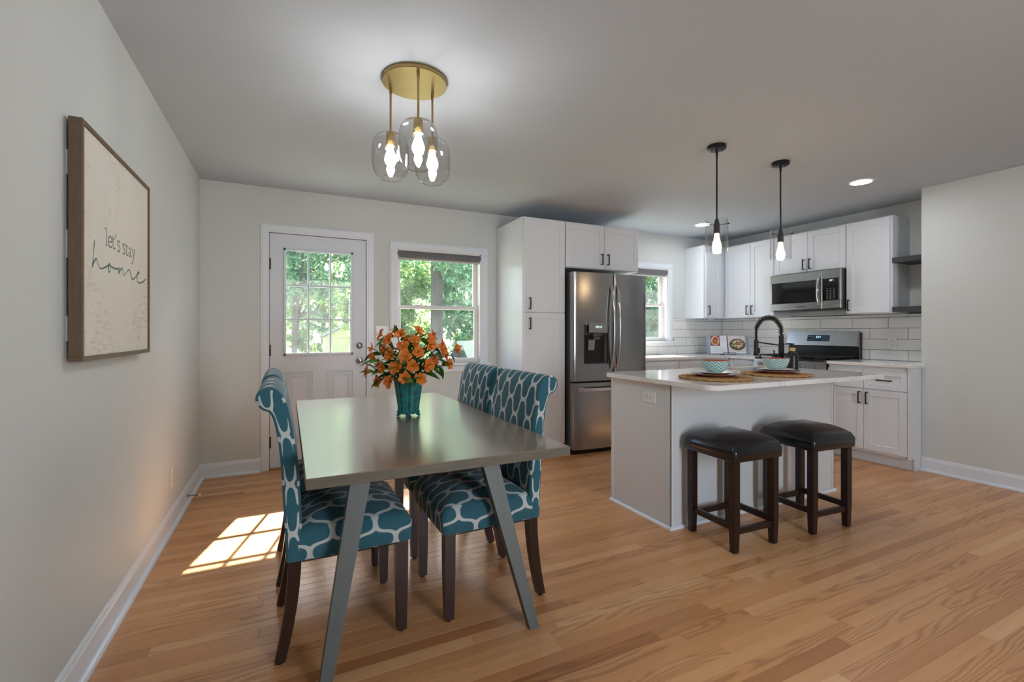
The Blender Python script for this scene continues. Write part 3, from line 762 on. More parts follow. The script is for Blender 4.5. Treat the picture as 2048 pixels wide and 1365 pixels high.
# worktops
def slab_poly(name, poly, z0, z1, label, hole=None):
    bm = bmesh.new(); c = 0.003
    def loop(pts, z): return [bm.verts.new((x, y, z)) for x, y in pts]
    def off(pts, d):
        n = len(pts); out = []
        for i in range(n):
            p, q, r = Vector(pts[i-1]), Vector(pts[i]), Vector(pts[(i+1) % n])
            e1, e2 = (q-p).normalized(), (r-q).normalized(); n1, n2 = Vector((-e1.y, e1.x)), Vector((-e2.y, e2.x))
            m_ = n1+n2; out.append(tuple(q + m_*(d/max(0.3, 1+n1.dot(n2)))))
        return out
    def ring(pts, sgn):
        ls = [loop(off(pts, c*sgn), z0), loop(pts, z0+c), loop(pts, z1-c), loop(off(pts, c*sgn), z1)]
        n = len(pts)
        for a, b in zip(ls, ls[1:]):
            for i in range(n): bm.faces.new([a[i], a[(i+1) % n], b[(i+1) % n], b[i]])
        return ls[0], ls[-1]
    tops = [ring(poly, 1)]
    if hole: tops.append(ring(hole, 1))
    for k in (0, 1):
        edges = []
        for r in tops:
            lp = r[k]; n = len(lp)
            for i in range(n):
                e = bm.edges.get((lp[i], lp[(i+1) % n])); edges.append(e)
        if hole: bmesh.ops.triangle_fill(bm, use_beauty=True, edges=edges)
        else: bm.faces.new(tops[0][k])
    return tag(part(name, bm, 'quartz'), label, 'countertop')
def rrect(x0, x1, y0, y1, r, n=6):
    out = []
    for cx, cy, a in ((x1-r, y1-r, 0), (x0+r, y1-r, 90), (x0+r, y0+r, 180), (x1-r, y0+r, 270)):
        for k in range(n+1):
            t = math.radians(a+90*k/n); out.append((cx+r*math.cos(t), cy+r*math.sin(t)))
    return out
slab_poly('countertop', [(4.034, -0.001), (4.034, -0.642), (5.385, -0.642), (5.385, -0.984), (WK-0.011, -0.984), (WK-0.011, -0.0105), (4.034, -0.0105)][1:] , 0.8845, 0.914, 'white quartz L-shaped countertop under the kitchen window')
slab_poly('countertop', [(5.385, -1.7515), (5.385, -2.440), (5.5895, -2.440), (5.5895, -2.419), (WK-0.011, -2.419), (WK-0.011, -1.7515)], 0.8845, 0.914, 'white quartz countertop between the range and the grey wall')

# ------------------------------------------------------------------ island
IX0, IX1, IY0, IY1, IZ = 2.723, 4.350, -2.405, -1.833, 0.8745
isl = thing('kitchen_island', 'white panelled kitchen island with an outlet in its end panel', 'island', ((IX0+IX1)/2, (IY0+IY1)/2, 0))
bm = bmesh.new(); cb(bm, IX0+0.006, IX1-0.006, IY0+0.006, IY1-0.09, 0.0, 0.64); cb(bm, IX0+0.006, 3.62, IY0+0.006, IY1, 0.64, IZ); cb(bm, 3.62, IX1-0.006, IY0+0.006, -2.16, 0.64, IZ); cb(bm, 4.30, IX1-0.006, -2.16, IY1, 0.64, IZ); cb(bm, 3.62, 4.30, IY1-0.018, IY1, 0.64, IZ); part('body', bm, 'island_white', isl)
box_part('end_panel', 'island_white', isl, IX0, IX0+0.006, IY0+0.026, IY1-0.02, 0, IZ, ch=0.0008)
box_part('end_panel', 'island_white', isl, IX1-0.006, IX1, IY0+0.026, IY1-0.02, 0, IZ, ch=0.0008)
box_part('back_panel', 'island_white', isl, IX0+0.03, IX1-0.03, IY0, IY0+0.006, 0, IZ, ch=0.0008)
for x in (IX0, IX1):
    s = 1 if x == IX0 else -1
    bm = bmesh.new(); cb(bm, x-0.004*s, x+0.028*s, IY0-0.004, IY0+0.004, 0, IZ, 0.002); cb(bm, x-0.004*s, x+0.004*s, IY0-0.004, IY0+0.028, 0, IZ, 0.002); part('corner_trim', bm, 'island_white', isl)
    box_part('corner_trim', 'island_white', isl, x-0.003*s, x+0.003*s, IY1-0.024, IY1, 0, IZ, ch=0.002)
def shoe(p0, p1, nrm):
    p0, p1, nrm = Vector((*p0, 0)), Vector((*p1, 0)), Vector((*nrm, 0)); sh = [(0, 0), (0.014, 0), (0.014, 0.005), (0.010, 0.013), (0.005, 0.017), (0, 0.018)]
    bm = bmesh.new(); rings(bm, [[p + nrm*a + Vector((0, 0, b)) for a, b in sh] for p in (p0, p1)]); part('shoe_molding', bm, 'trim_white', isl, smooth=True)
shoe((IX0-0.004, IY0-0.016), (IX0-0.004, IY1), (-1, 0)); shoe((IX0-0.016, IY0-0.004), (IX1+0.016, IY0-0.004), (0, -1)); shoe((IX1+0.004, IY0-0.016), (IX1+0.004, IY1), (1, 0))
SINK = (3.70, 4.26, -2.115, -1.872)
slab_poly('island_countertop', rrect(2.668, 4.352, -2.768, -1.80, 0.075), 0.8755, 0.905, 'white quartz island countertop with rounded corners and an undermount sink cutout', rrect(*SINK, 0.03)[::-1])
sk = thing('kitchen_sink', 'stainless undermount sink set into the island countertop', 'sink', ((SINK[0]+SINK[1])/2, (SINK[2]+SINK[3])/2, 0.68))
bm = bmesh.new(); lp = []
for gx_, z in ((0.018, 0.8750), (0.004, 0.8750), (0.003, 0.72), (-0.012, 0.69), (-0.06, 0.684)): lp.append([Vector((x, y, z)) for x, y in rrect(SINK[0]-gx_, SINK[1]+gx_, SINK[2]-gx_, SINK[3]+gx_, 0.03+max(gx_, -0.02))])
rings(bm, lp, True, False, True); part('basin', bm, 'sink_steel', sk, smooth=True, norm=False)
bm = bmesh.new(); lathe(bm, [(0, 0.686), (0.035, 0.686), (0.042, 0.689), (0.042, 0.684), (0, 0.684)], ((SINK[0]+SINK[1])/2, (SINK[2]+SINK[3])/2, 0), 20); part('drain', bm, 'chrome', sk)

# outlets and switch plates (horizontal or vertical), in a basis whose N leaves the wall
def outlet(name, label, B, parent_kind, toggles=False, horizontal=False, pw=0.072, ph=0.116, blank=False):
    t = thing(name, label, parent_kind, tuple(B[0]))
    o, U, V, Nn = B
    if horizontal: U, V = V, -U
    B2 = (o, U, V, Nn); bm = bmesh.new(); cb(bm, -pw/2, pw/2, -ph/2, ph/2, 0.0, 0.0055, 0.002, B2); part('plate', bm, 'plastic_white', t)
    if toggles:
        for k in range(int(round(pw/0.05))):
            u = (k-(round(pw/0.05)-1)/2)*0.046; bm = bmesh.new(); cb(bm, u-0.016, u+0.016, -0.033, 0.033, 0.0055, 0.009, 0.001, B2); part('rocker', bm, 'plastic_white', t)
        return t
    for s in (-1, 1):
        bm = bmesh.new(); cb(bm, -0.017, 0.017, s*0.0195-0.014, s*0.0195+0.014, 0.0055, 0.0068, 0.0006, B2); r = part('receptacle', bm, 'plastic_white', t)
        bm = bmesh.new()
        for u, v, w, h in ((-0.0065, 0.003, 0.0011, 0.0045), (0.0065, 0.003, 0.0011, 0.0037), (0, -0.0075, 0.0024, 0.0024)): cb(bm, u-w, u+w, s*0.0195+v-h, s*0.0195+v+h, 0.0066, 0.0071, 0, B2)
        part('slot', bm, 'slot_black', r)
    return t
XB = (Vector((0, -1, 0)), Vector((0, 0, 1)), Vector((-1, 0, 0))); YB = NEGY; LB = (Vector((0, 1, 0)), Vector((0, 0, 1)), Vector((1, 0, 0)))
outlet('wall_outlet', 'white duplex outlet set sideways in the island end panel', (Vector((IX0, -2.222, 0.779)), *XB), 'outlet', horizontal=True)
outlet('wall_outlet', 'white duplex outlet in the tiles beside the range', (Vector((WK-0.0098, -2.012, 1.089)), *XB), 'outlet', pw=0.08, ph=0.125)
outlet('wall_outlet', 'white duplex outlet in the tiles between kitchen window and cookbook', (Vector((5.47, -0.0098, 1.09)), *YB), 'outlet')
outlet('wall_outlet', 'white outlet low on the wall below the framed picture', (Vector((0.0, -1.05, 0.30)), *LB), 'outlet', pw=0.08, ph=0.125)
outlet('light_switch', 'white double rocker switch plate between the door and window', (Vector((1.452, 0.0, 1.196)), *YB), 'light switch', toggles=True, pw=0.116, ph=0.116)
# spring door stop screwed to the left baseboard
t = thing('door_stop', 'small spring door stop with white tip on the baseboard', 'door stop', (0.013, -0.61, 0.05))
bm = bmesh.new(); cyl(bm, (0.0125, -0.61, 0.05), (0.018, -0.61, 0.05), 0.012); part('base', bm, 'nickel', t)
bm = bmesh.new(); tube(bm, [(0.016+0.062*k/60, -0.61+0.005*math.cos(k*1.05), 0.05+0.005*math.sin(k*1.05)-0.004*(k/60)**2) for k in range(61)], 0.0016, 5); part('spring', bm, 'nickel', t)
bm = bmesh.new(); cyl(bm, (0.076, -0.61, 0.046), (0.092, -0.61, 0.044), 0.009, 0.008, 12); part('tip', bm, 'plastic_white', t)

# ------------------------------------------------------------------ refrigerator
fr = thing('refrigerator', 'stainless steel french door refrigerator with water dispenser and bottom freezer', 'refrigerator', (3.572, -0.4, 0))
box_part('body', 'fridge_side', fr, 3.122, 4.023, -0.668, -0.03, 0.035, 1.765, ch=0.004)
box_part('base_grille', 'fridge_gasket', fr, 3.135, 4.01, -0.70, -0.62, 0.008, 0.05, ch=0.003)
def bulge(x): return 0.030*(1-((x-3.572)/0.455)**2)
def fridge_front(name, x0, x1, z0, z1, hole=None):
    bm = bmesh.new(); n = 12
    us = sorted({round(x0+(x1-x0)*k/n, 5) for k in range(n+1)} | ({hole[0], hole[1]} if hole else set())); vs = sorted({z0, z1} | ({hole[2], hole[3]} if hole else set()))
    def fy(x):
        e = min(x-x0, x1-x); r = 0.016; k = 0 if e >= r else r-math.sqrt(max(0, r*r-(r-e)**2))
        return -0.735 - bulge(x) + k
    us = sorted(set(us) | {x0+0.004, x0+0.010, x1-0.004, x1-0.010})
    g = {(u, v): bm.verts.new((u, fy(u), v)) for u in us for v in vs}
    for a, b in zip(us, us[1:]):
        for c, d in zip(vs, vs[1:]):
            if hole and hole[0] <= a < hole[1] and hole[2] <= c < hole[3]: continue
            bm.faces.new([g[a, c], g[b, c], g[b, d], g[a, d]])
    back = {(u, v): bm.verts.new((u, -0.672, v)) for u in us for v in (z0, z1)}
    for a, b in zip(us, us[1:]):
        bm.faces.new([g[a, z0], back[a, z0], back[b, z0], g[b, z0]]); bm.faces.new([g[a, z1], g[b, z1], back[b, z1], back[a, z1]])
        bm.faces.new([back[a, z0], back[a, z1], back[b, z1], back[b, z0]])
    for u in (us[0], us[-1]):
        col = [g[u, v] for v in vs]; bm.faces.new(col + [back[u, z1], back[u, z0]])
    o = part(name, bm, 'steel_vertical', fr, smooth=True, angle=40)
    return o
HOLE = (3.236, 3.512, 0.883, 1.262)
dl = fridge_front('door', 3.120, 3.579, 0.716, 1.778, HOLE)
dr = fridge_front('door', 3.586, 4.026, 0.716, 1.778)
dz = fridge_front('freezer_drawer', 3.120, 4.026, 0.052, 0.698)
box_part('gasket', 'fridge_gasket', fr, 3.130, 4.015, -0.720, -0.672, 0.060, 1.765, ch=0)
# dispenser
bm = bmesh.new(); hx0, hx1, hz0, hz1 = HOLE; yf = -0.752; yb = -0.685
q = [bm.verts.new(p) for p in ((hx0, yf, hz0), (hx1, yf, hz0), (hx1, yf, hz1), (hx0, yf, hz1), (hx0+0.02, yb-0.03, hz0+0.01), (hx1-0.02, yb-0.03, hz0+0.01), (hx1-0.01, -0.7215, hz1-0.01), (hx0+0.01, -0.7215, hz1-0.01))]
for f in ((0, 1, 5, 4), (1, 2, 6, 5), (2, 3, 7, 6), (3, 0, 4, 7), (4, 5, 6, 7)): bm.faces.new([q[i] for i in f])
disp = part('dispenser_recess', bm, 'fridge_side', dl)
box_part('control_panel', 'steel_horizontal', dl, 3.268, 3.488, -0.790, -0.7225, 1.186, 1.290, ch=0.004)
bm = bmesh.new(); Bd = (Vector((3.378, -0.7902, 1.244)), *NEGY)
for k, u in enumerate((-0.030, -0.012, 0.004, 0.026)): cb(bm, u-0.003, u+0.003, -0.010, 0.010, 0, 0.0006, 0, Bd)
cb(bm, -0.024, -0.008, 0.006, 0.009, 0, 0.0006, 0, Bd); cb(bm, 0.022, 0.040, -0.002, 0.001, 0, 0.0006, 0, Bd); part('display', bm, 'digits', dl)
bm = bmesh.new(); cb(bm, 3.33, 3.43, -0.772, -0.724, 1.150, 1.188, 0.006); cb(bm, 3.345, 3.415, -0.762, -0.724, 1.118, 1.152, 0.006); part('nozzle', bm, 'fridge_side', dl)
bm = bmesh.new(); Bp = (Vector((3.325, -0.724, 1.015)), Vector((1, 0, 0)), Vector((0, -0.12, 1)).normalized(), Vector((0, -1, -0.12)).normalized()); cb(bm, -0.04, 0.04, 0, 0.11, 0.006, 0.016, 0.004, Bp); part('paddle', bm, 'steel_horizontal', dl)
def bow_handle(parent, x):
    bm = bmesh.new(); loops = []
    for k in range(25):
        t = k/24; z = 0.830 + 0.830*t; b = math.sin(PI*t); off_ = 0.010 + 0.052*b**0.75; y = -0.735-bulge(x)-off_
        w, th = 0.015, 0.007
        loops.append([Vector((x-w, y+th, z)), Vector((x+w, y+th, z)), Vector((x+w, y-th*0.3, z)), Vector((x+w*0.7, y-th, z)), Vector((x-w*0.7, y-th, z)), Vector((x-w, y-th*0.3, z))])
    rings(bm, loops); cb(bm, x-0.012, x+0.012, -0.775, -0.758, 0.832, 0.87, 0.003); cb(bm, x-0.012, x+0.012, -0.775, -0.758, 1.62, 1.658, 0.003)
    part('handle', bm, 'chrome', parent, smooth=True, angle=50)
bow_handle(dl, 3.548); bow_handle(dr, 3.618)
bm = bmesh.new(); loops = []
for k in range(25):
    t = k/24; x = 3.16 + 0.825*t; y = -0.735-bulge(x)-0.008-0.038*min(1, math.sin(PI*t)*3)
    loops.append([Vector((x, y+0.007, 0.622)), Vector((x, y-0.006, 0.622)), Vector((x, y-0.007, 0.650)), Vector((x, y+0.007, 0.653))])
rings(bm, loops); part('handle', bm, 'chrome', dz, smooth=True, angle=50)
bm = bmesh.new(); yy = -0.735-bulge(3.985)-0.0008; rings(bm, [[Vector((3.985+0.009*math.cos(a*PI/8), yy-h, 1.735+0.009*math.sin(a*PI/8))) for a in range(16)] for h in (0, 0.0012)]); part('emblem', bm, 'chrome', dr)
box_part('hinge_cover', 'fridge_side', fr, 3.128, 3.20, -0.70, -0.60, 1.765, 1.782, ch=0.004)

# ------------------------------------------------------------------ range
RY0, RY1 = -1.7465, -0.9885
rg = thing('gas_range', 'stainless freestanding gas range with black cooktop and grates', 'range', (5.68, -1.367, 0))
box_part('body', 'black_enamel', rg, 5.385, 6.005, RY0, RY1, 0.02, 0.905, ch=0.003)
box_part('cooktop', 'black_gloss', rg, 5.365, 5.955, RY0, RY1, 0.905, 0.918, ch=0.004)
bm = bmesh.new(); prism(bm, [(5.385, 0.905), (5.362, 0.900), (5.335, 0.800), (5.345, 0.785), (5.385, 0.785)], RY0, RY1, 'Y'); cp = part('control_panel', bm, 'steel_horizontal', rg)
nk = Vector((-0.966, 0, 0.258))
for yk in (-1.06, -1.20, -1.367, -1.53, -1.675):
    c = Vector((5.3495, yk, 0.850)); bm = bmesh.new(); cyl(bm, c, c+nk*0.008, 0.026, 0.025, 20); cyl(bm, c+nk*0.008, c+nk*0.030, 0.021, 0.018, 20); part('knob', bm, 'chrome', cp, smooth=True)
od = box_part('oven_door', 'steel_horizontal', rg, 5.345, 5.385, RY0+0.004, RY1-0.004, 0.23, 0.778, ch=0.004)
box_part('oven_window', 'black_gloss', od, 5.343, 5.346, -1.62, -1.115, 0.36, 0.64, ch=0.001)
bm = bmesh.new(); cyl(bm, (5.300, -1.70, 0.725), (5.300, -1.035, 0.725), 0.012); cb(bm, 5.30, 5.346, -1.69, -1.67, 0.717, 0.733); cb(bm, 5.30, 5.346, -1.065, -1.045, 0.717, 0.733); part('handle', bm, 'chrome', od, smooth=True)
box_part('storage_drawer', 'steel_horizontal', rg, 5.348, 5.385, RY0+0.004, RY1-0.004, 0.05, 0.222, ch=0.004)
for k in range(3):     # three cast-iron grates
    ya, yb_ = RY1-0.03-k*0.235, RY1-0.03-(k+1)*0.235+0.008; bm = bmesh.new()
    for yv in (ya, yb_, (ya+yb_)/2): cb(bm, 5.405, 5.905, yv-0.005, yv+0.005, 0.935, 0.950, 0.002)
    for xv in (5.41, 5.53, 5.655, 5.78, 5.90): cb(bm, xv-0.005, xv+0.005, yb_, ya, 0.935, 0.950, 0.002)
    for xv in (5.41, 5.90):
        for yv in (ya-0.004, yb_+0.004): cb(bm, xv-0.007, xv+0.007, yv-0.007, yv+0.007, 0.916, 0.940)
    part('grate', bm, 'cast_iron', rg)
for bx_, by_ in ((5.53, -1.13), (5.79, -1.13), (5.655, -1.367), (5.53, -1.60), (5.79, -1.60)):
    bm = bmesh.new(); lathe(bm, [(0, 0.932), (0.030, 0.932), (0.034, 0.928), (0.042, 0.922), (0.050, 0.917), (0, 0.917)], (bx_, by_, 0), 18); part('burner', bm, 'cast_iron', rg, smooth=True)
bm = bmesh.new(); cb(bm, 5.955, 6.006, RY0, RY1, 0.905, 1.19, 0.004); part('backguard_body', bm, 'black_enamel', rg)
bm = bmesh.new(); prism(bm, [(5.908, 1.048), (5.955, 1.040), (5.985, 1.195), (5.978, 1.204), (5.945, 1.200)], RY0+0.004, RY1-0.004, 'Y'); bg = part('backguard', bm, 'steel_horizontal', rg)
vdir = Vector((0.037, 0, 0.152)).normalized(); Bg = (Vector((5.908, -1.345, 1.048)), Vector((0, -1, 0)), vdir, Vector((-vdir.z, 0, vdir.x)))
bm = bmesh.new(); cb(bm, -0.118, 0.122, 0.048, 0.118, 0.0, 0.002, 0.0008, Bg); dsp = part('display_panel', bm, 'display_blue', bg)
bm = bmesh.new()
SEG = {'2': 'abged', '0': 'abcdef', '7': 'abc', ':': ''}
def seven(bm, ch, u, v, h, B, n0):
    w = h*0.5; t = h*0.09
    S = {'a': (u, u+w, v+h-t, v+h), 'g': (u, u+w, v+h/2-t/2, v+h/2+t/2), 'd': (u, u+w, v, v+t), 'f': (u, u+t, v+h/2, v+h), 'b': (u+w-t, u+w, v+h/2, v+h), 'e': (u, u+t, v, v+h/2), 'c': (u+w-t, u+w, v, v+h/2)}
    for s in SEG[ch]: a = S[s]; cb(bm, *a, n0, n0+0.0008, 0, B)
for k, (ch, du) in enumerate((('2', -0.022), ('0', 0.0), ('7', 0.017))): seven(bm, ch, du, 0.084, 0.020, Bg, 0.002)
cb(bm, -0.0065, -0.004, 0.0885, 0.091, 0.002, 0.0028, 0, Bg); cb(bm, -0.0065, -0.004, 0.0965, 0.099, 0.002, 0.0028, 0, Bg)
part('clock_digits', bm, 'digits', dsp)
bm = bmesh.new()
for u in (-0.10, -0.075, -0.05, 0.05, 0.075, 0.10):
    for v in (0.062, 0.096): cb(bm, u-0.006, u+0.006, v, v+0.0035, 0.002, 0.0026, 0, Bg)
part('touch_label', bm, 'button_print', dsp)

# ------------------------------------------------------------------ microwave
MY0, MY1, MZ0, MZ1, MX = -1.752, -0.998, 1.432, 1.832, 5.640
mw = thing('microwave', 'stainless over-the-range microwave with black door window', 'microwave', (5.82, -1.375, MZ0))
box_part('body', 'black_enamel', mw, MX+0.002, WK-0.011, MY0, MY1, MZ0, MZ1, ch=0.003)
BM = (Vector((MX, MY1, 0)), *NEGX)
bm = bmesh.new(); wd = 0.572
for b in ((0, wd, MZ1-0.090, MZ1), (0, wd, MZ0+0.004, MZ0+0.078), (0, 0.016, MZ0+0.078, MZ1-0.090), (wd-0.062, wd, MZ0+0.078, MZ1-0.090)): cb(bm, b[0], b[1], b[2], b[3], 0.0, 0.022, 0.002, BM)
md = part('door', bm, 'steel_horizontal', mw)
bm = bmesh.new(); cb(bm, 0.016, wd-0.062, MZ0+0.078, MZ1-0.090, 0.0, 0.016, 0, BM); part('door_window', bm, 'microwave_glass', md)
bm = bmesh.new(); loops = []
for k in range(21):
    t = k/20; z = MZ0+0.045 + (MZ1-MZ0-0.10)*t; b = 0.020+0.034*math.sin(PI*t)**0.8; u = wd-0.028
    P_ = lambda uu, nn: BM[0] + BM[1]*uu + BM[2]*z + BM[3]*nn
    loops.append([P_(u-0.012, b-0.006), P_(u+0.012, b-0.006), P_(u+0.012, b+0.003), P_(u+0.006, b+0.007), P_(u-0.006, b+0.007), P_(u-0.012, b+0.003)])
rings(bm, loops); part('handle', bm, 'chrome', md, smooth=True, angle=50)
bm = bmesh.new(); pw0, pw1 = wd+0.003, MY1-MY0
for b in ((pw0, pw1, MZ1-0.090, MZ1), (pw0, pw1, MZ0+0.004, MZ0+0.086), (pw1-0.022, pw1, MZ0+0.086, MZ1-0.090)): cb(bm, b[0], b[1], b[2], b[3], 0.0, 0.022, 0.002, BM)
mp_ = part('control_frame', bm, 'steel_horizontal', mw)
bm = bmesh.new(); cb(bm, pw0, pw1-0.022, MZ0+0.086, MZ1-0.090, 0.0, 0.019, 0, BM); mk = part('control_glass', bm, 'black_gloss', mw)
bm = bmesh.new()
for r in range(7):
    for c in range(3): u = pw0+0.048+c*0.032; v = MZ0+0.105+r*0.0165; cb(bm, u-0.006-0.002*(c % 2), u+0.006, v, v+0.0045, 0.019, 0.0194, 0, BM)
part('button_label', bm, 'button_print', mk)
bm = bmesh.new(); seven(bm, '2', pw0+0.070, MZ1-0.118, 0.016, BM, 0.019); seven(bm, '0', pw0+0.083, MZ1-0.118, 0.016, BM, 0.019); seven(bm, '7', pw0+0.096, MZ1-0.118, 0.016, BM, 0.019); part('clock_digits', bm, 'digits', mk)
bm = bmesh.new(); text_bm(bm, 'SAMSUNG', 0.020, (BM[0]+BM[1]*0.355+BM[2]*(MZ0+0.036)+BM[3]*0.0222, BM[1], BM[2], BM[3])); part('lettering', bm, 'black_enamel', md)
bm = bmesh.new(); cb(bm, 0.012, MY1-MY0-0.012, -0.32, -0.02, 0, 0.008, 0.002, (Vector((MX, MY1, MZ0-0.007)), Vector((0, -1, 0)), Vector((-1, 0, 0)), Vector((0, 0, 1)))); part('underside_vent', bm, 'fridge_side', mw)

# under-cabinet puck light
bm = bmesh.new(); lathe(bm, [(0, 1.358), (0.026, 1.358), (0.032, 1.362), (0.032, 1.3715), (0, 1.3715)], (5.56, -0.22, 0), 20)
tag(part('puck_light', bm, 'plastic_white', smooth=True), 'small white puck light under the narrow wall cabinet', 'light')

# ------------------------------------------------------------------ faucet, soap, tableware
FX, FY, FZ = 4.092, -2.170, 0.905
fc = thing('kitchen_faucet', 'matte black spring-neck kitchen faucet on the island', 'faucet', (FX, FY, FZ))
bm = bmesh.new(); lathe(bm, [(0, 0), (0.028, 0), (0.028, 0.006), (0.020, 0.010), (0.0195, 0.12), (0.0205, 0.125), (0.0205, 0.20), (0.017, 0.205), (0.017, 0.262), (0.012, 0.264), (0, 0.264)], (FX, FY, FZ), 20); part('post', bm, 'faucet_black', fc, smooth=True)
arc = []
for k in range(41):
    a = PI*k/40; arc.append(Vector((FX, FY+0.108-0.108*math.cos(a), FZ+0.285+0.118*math.sin(a))))
arc = [Vector((FX, FY, FZ+0.26))] + arc + [Vector((FX, FY+0.216, FZ+0.25)), Vector((FX, FY+0.216, FZ+0.225))]
bm = bmesh.new(); tube(bm, arc, 0.0095, 10); part('hose', bm, 'faucet_black', fc, smooth=True)
bm = bmesh.new(); hel = []
for k in range(26*14+1):
    t = k/(26*14)*0.93; q = t*(len(arc)-3); i = min(int(q), len(arc)-4); f = q-i; p = arc[i].lerp(arc[i+1], f); d = (arc[i+1]-arc[i]).normalized(); side = Vector((1, 0, 0)); up = side.cross(d)
    a = 2*PI*k/14; hel.append(p + (side*math.cos(a)+up*math.sin(a))*0.0175)
tube(bm, hel, 0.0026, 5); part('spring', bm, 'faucet_black', fc, smooth=True)
bm = bmesh.new(); sy = FY+0.216; lathe(bm, [(0, 0.095), (0.016, 0.095), (0.020, 0.105), (0.018, 0.13), (0.0165, 0.20), (0.0175, 0.222), (0.012, 0.226), (0, 0.226)], (FX, sy, FZ), 18); cb(bm, FX-0.006, FX+0.006, sy-0.034, sy-0.014, FZ+0.115, FZ+0.16, 0.003); part('spray_head', bm, 'faucet_black', fc, smooth=True)
bm = bmesh.new(); tube(bm, [(FX, FY+0.01, FZ+0.185), (FX, FY+0.20, FZ+0.205)], 0.0055, 10); part('holder_arm', bm, 'faucet_black', fc, smooth=True)
bm = bmesh.new(); cyl(bm, (FX, FY, FZ+0.075), (FX-0.055, FY+0.02, FZ+0.078), 0.011); cyl(bm, (FX-0.050, FY+0.018, FZ+0.078), (FX-0.060, FY+0.02, FZ+0.150), 0.005, 0.0045, 10); part('lever', bm, 'faucet_black', fc, smooth=True)

sp = thing('soap_dispenser', 'black soap bottle with wooden collar and black pump', 'soap dispenser', (4.065, -2.275, 0.905))
bm = bmesh.new(); lathe(bm, [(0, 0), (0.038, 0), (0.041, 0.004), (0.041, 0.108), (0.037, 0.124), (0.026, 0.137), (0.015, 0.142), (0.015, 0.15), (0, 0.15)], (4.065, -2.275, 0.905), 28); part('bottle', bm, 'bottle_black', sp, smooth=True)
bm = bmesh.new(); lathe(bm, [(0, 0.145), (0.021, 0.145), (0.021, 0.170), (0, 0.170)], (4.065, -2.275, 0.905), 24); part('collar', bm, 'brushed_wood', sp, smooth=True)
bm = bmesh.new(); c = Vector((4.065, -2.275, 0.905)); cyl(bm, c+Vector((0, 0, 0.168)), c+Vector((0, 0, 0.196)), 0.007); lathe(bm, [(0, 0.192), (0.012, 0.192), (0.013, 0.202), (0, 0.203)], c, 16); tube(bm, [c+Vector((0, 0, 0.198)), c+Vector((-0.02, 0.03, 0.199)), c+Vector((-0.026, 0.04, 0.194))], [0.006, 0.005, 0.004], 8); part('pump', bm, 'faucet_black', sp, smooth=True)

def place_setting(cx, cy, z, where):
    t = thing('placemat', 'round woven jute placemat %s' % where, 'placemat', (cx, cy, z), 'jute placemats'); bm = bmesh.new(); pts = []; turns, n = 15, 64
    for k in range(turns*n+1):
        a = 2*PI*k/n; r = 0.012 + 0.190*k/(turns*n); pts.append(Vector((cx+r*math.cos(a), cy+r*math.sin(a), z+0.0072+0.0006*math.sin(a*14.3))))
    tube(bm, pts, [0.0054+0.0012*math.sin(k*2.2) for k in range(len(pts))], 5); part('woven_disc', bm, 'jute', t, smooth=True)
    bm = bmesh.new()
    for s in (0, 1, 2):
        tube(bm, [Vector((cx+(0.206+0.005*math.sin(22*a+s*2.1))*math.cos(a), cy+(0.206+0.005*math.sin(22*a+s*2.1))*math.sin(a), z+0.0074+0.0035*math.cos(44*a+s*2.1))) for a in [2*PI*k/220 for k in range(221)]], 0.0036, 5)
    part('braided_rim', bm, 'jute', t, smooth=True)
    z1 = z+0.0142
    t = thing('dinner_plate', 'slate blue dinner plate on the placemat %s' % where, 'plate', (cx, cy, z1), 'slate blue dinner plates')
    bm = bmesh.new(); lathe(bm, [(0, 0), (0.080, 0), (0.088, 0.003), (0.142, 0.017), (0.1445, 0.0185)], (cx, cy, z1), 48, close_ends=False); part('underside', bm, 'terracotta', t, smooth=True, norm=False)
    bm = bmesh.new(); lathe(bm, [(0.1445, 0.0185), (0.1440, 0.0205), (0.140, 0.0205), (0.088, 0.008), (0.080, 0.006), (0, 0.006)], (cx, cy, z1), 48, close_ends=False); part('glazed_top', bm, 'plate_slate', t, smooth=True, norm=False)
    z2 = z1+0.0085
    t = thing('side_plate', 'white side plate on the dinner plate %s' % where, 'plate', (cx, cy, z2), 'white side plates')
    bm = bmesh.new(); lathe(bm, [(0, 0), (0.062, 0), (0.070, 0.005), (0.106, 0.0185)], (cx, cy, z2), 44, close_ends=False); part('underside', bm, 'terracotta', t, smooth=True, norm=False)
    bm = bmesh.new(); lathe(bm, [(0.106, 0.0185), (0.1055, 0.0205), (0.102, 0.0205), (0.070, 0.008), (0.062, 0.006), (0, 0.006)], (cx, cy, z2), 44, close_ends=False); part('glazed_top', bm, 'plate_white', t, smooth=True, norm=False)
    z3 = z2+0.0065
    t = thing('cereal_bowl', 'teal herringbone bowl with orange inside %s' % where, 'bowl', (cx, cy, z3), 'teal herringbone bowls')
    bm = bmesh.new(); lathe(bm, [(0, 0), (0.034, 0), (0.036, 0.005), (0.052, 0.017), (0.068, 0.037), (0.077, 0.060), (0.0808, 0.082)], (cx, cy, z3), 64, uv=True, close_ends=False); part('outer_wall', bm, 'bowl_herringbone', t, smooth=True, norm=False)
    bm = bmesh.new(); lathe(bm, [(0.0808, 0.082), (0.0798, 0.0835), (0.0775, 0.082), (0.073, 0.060), (0.062, 0.036), (0.045, 0.018), (0, 0.010)], (cx, cy, z3), 48, close_ends=False); part('inner_glaze', bm, 'terracotta', t, smooth=True, norm=False)
place_setting(3.020, -2.474, 0.9052, 'at the outlet end of the island')
place_setting(3.590, -2.474, 0.9052, 'beside the faucet')

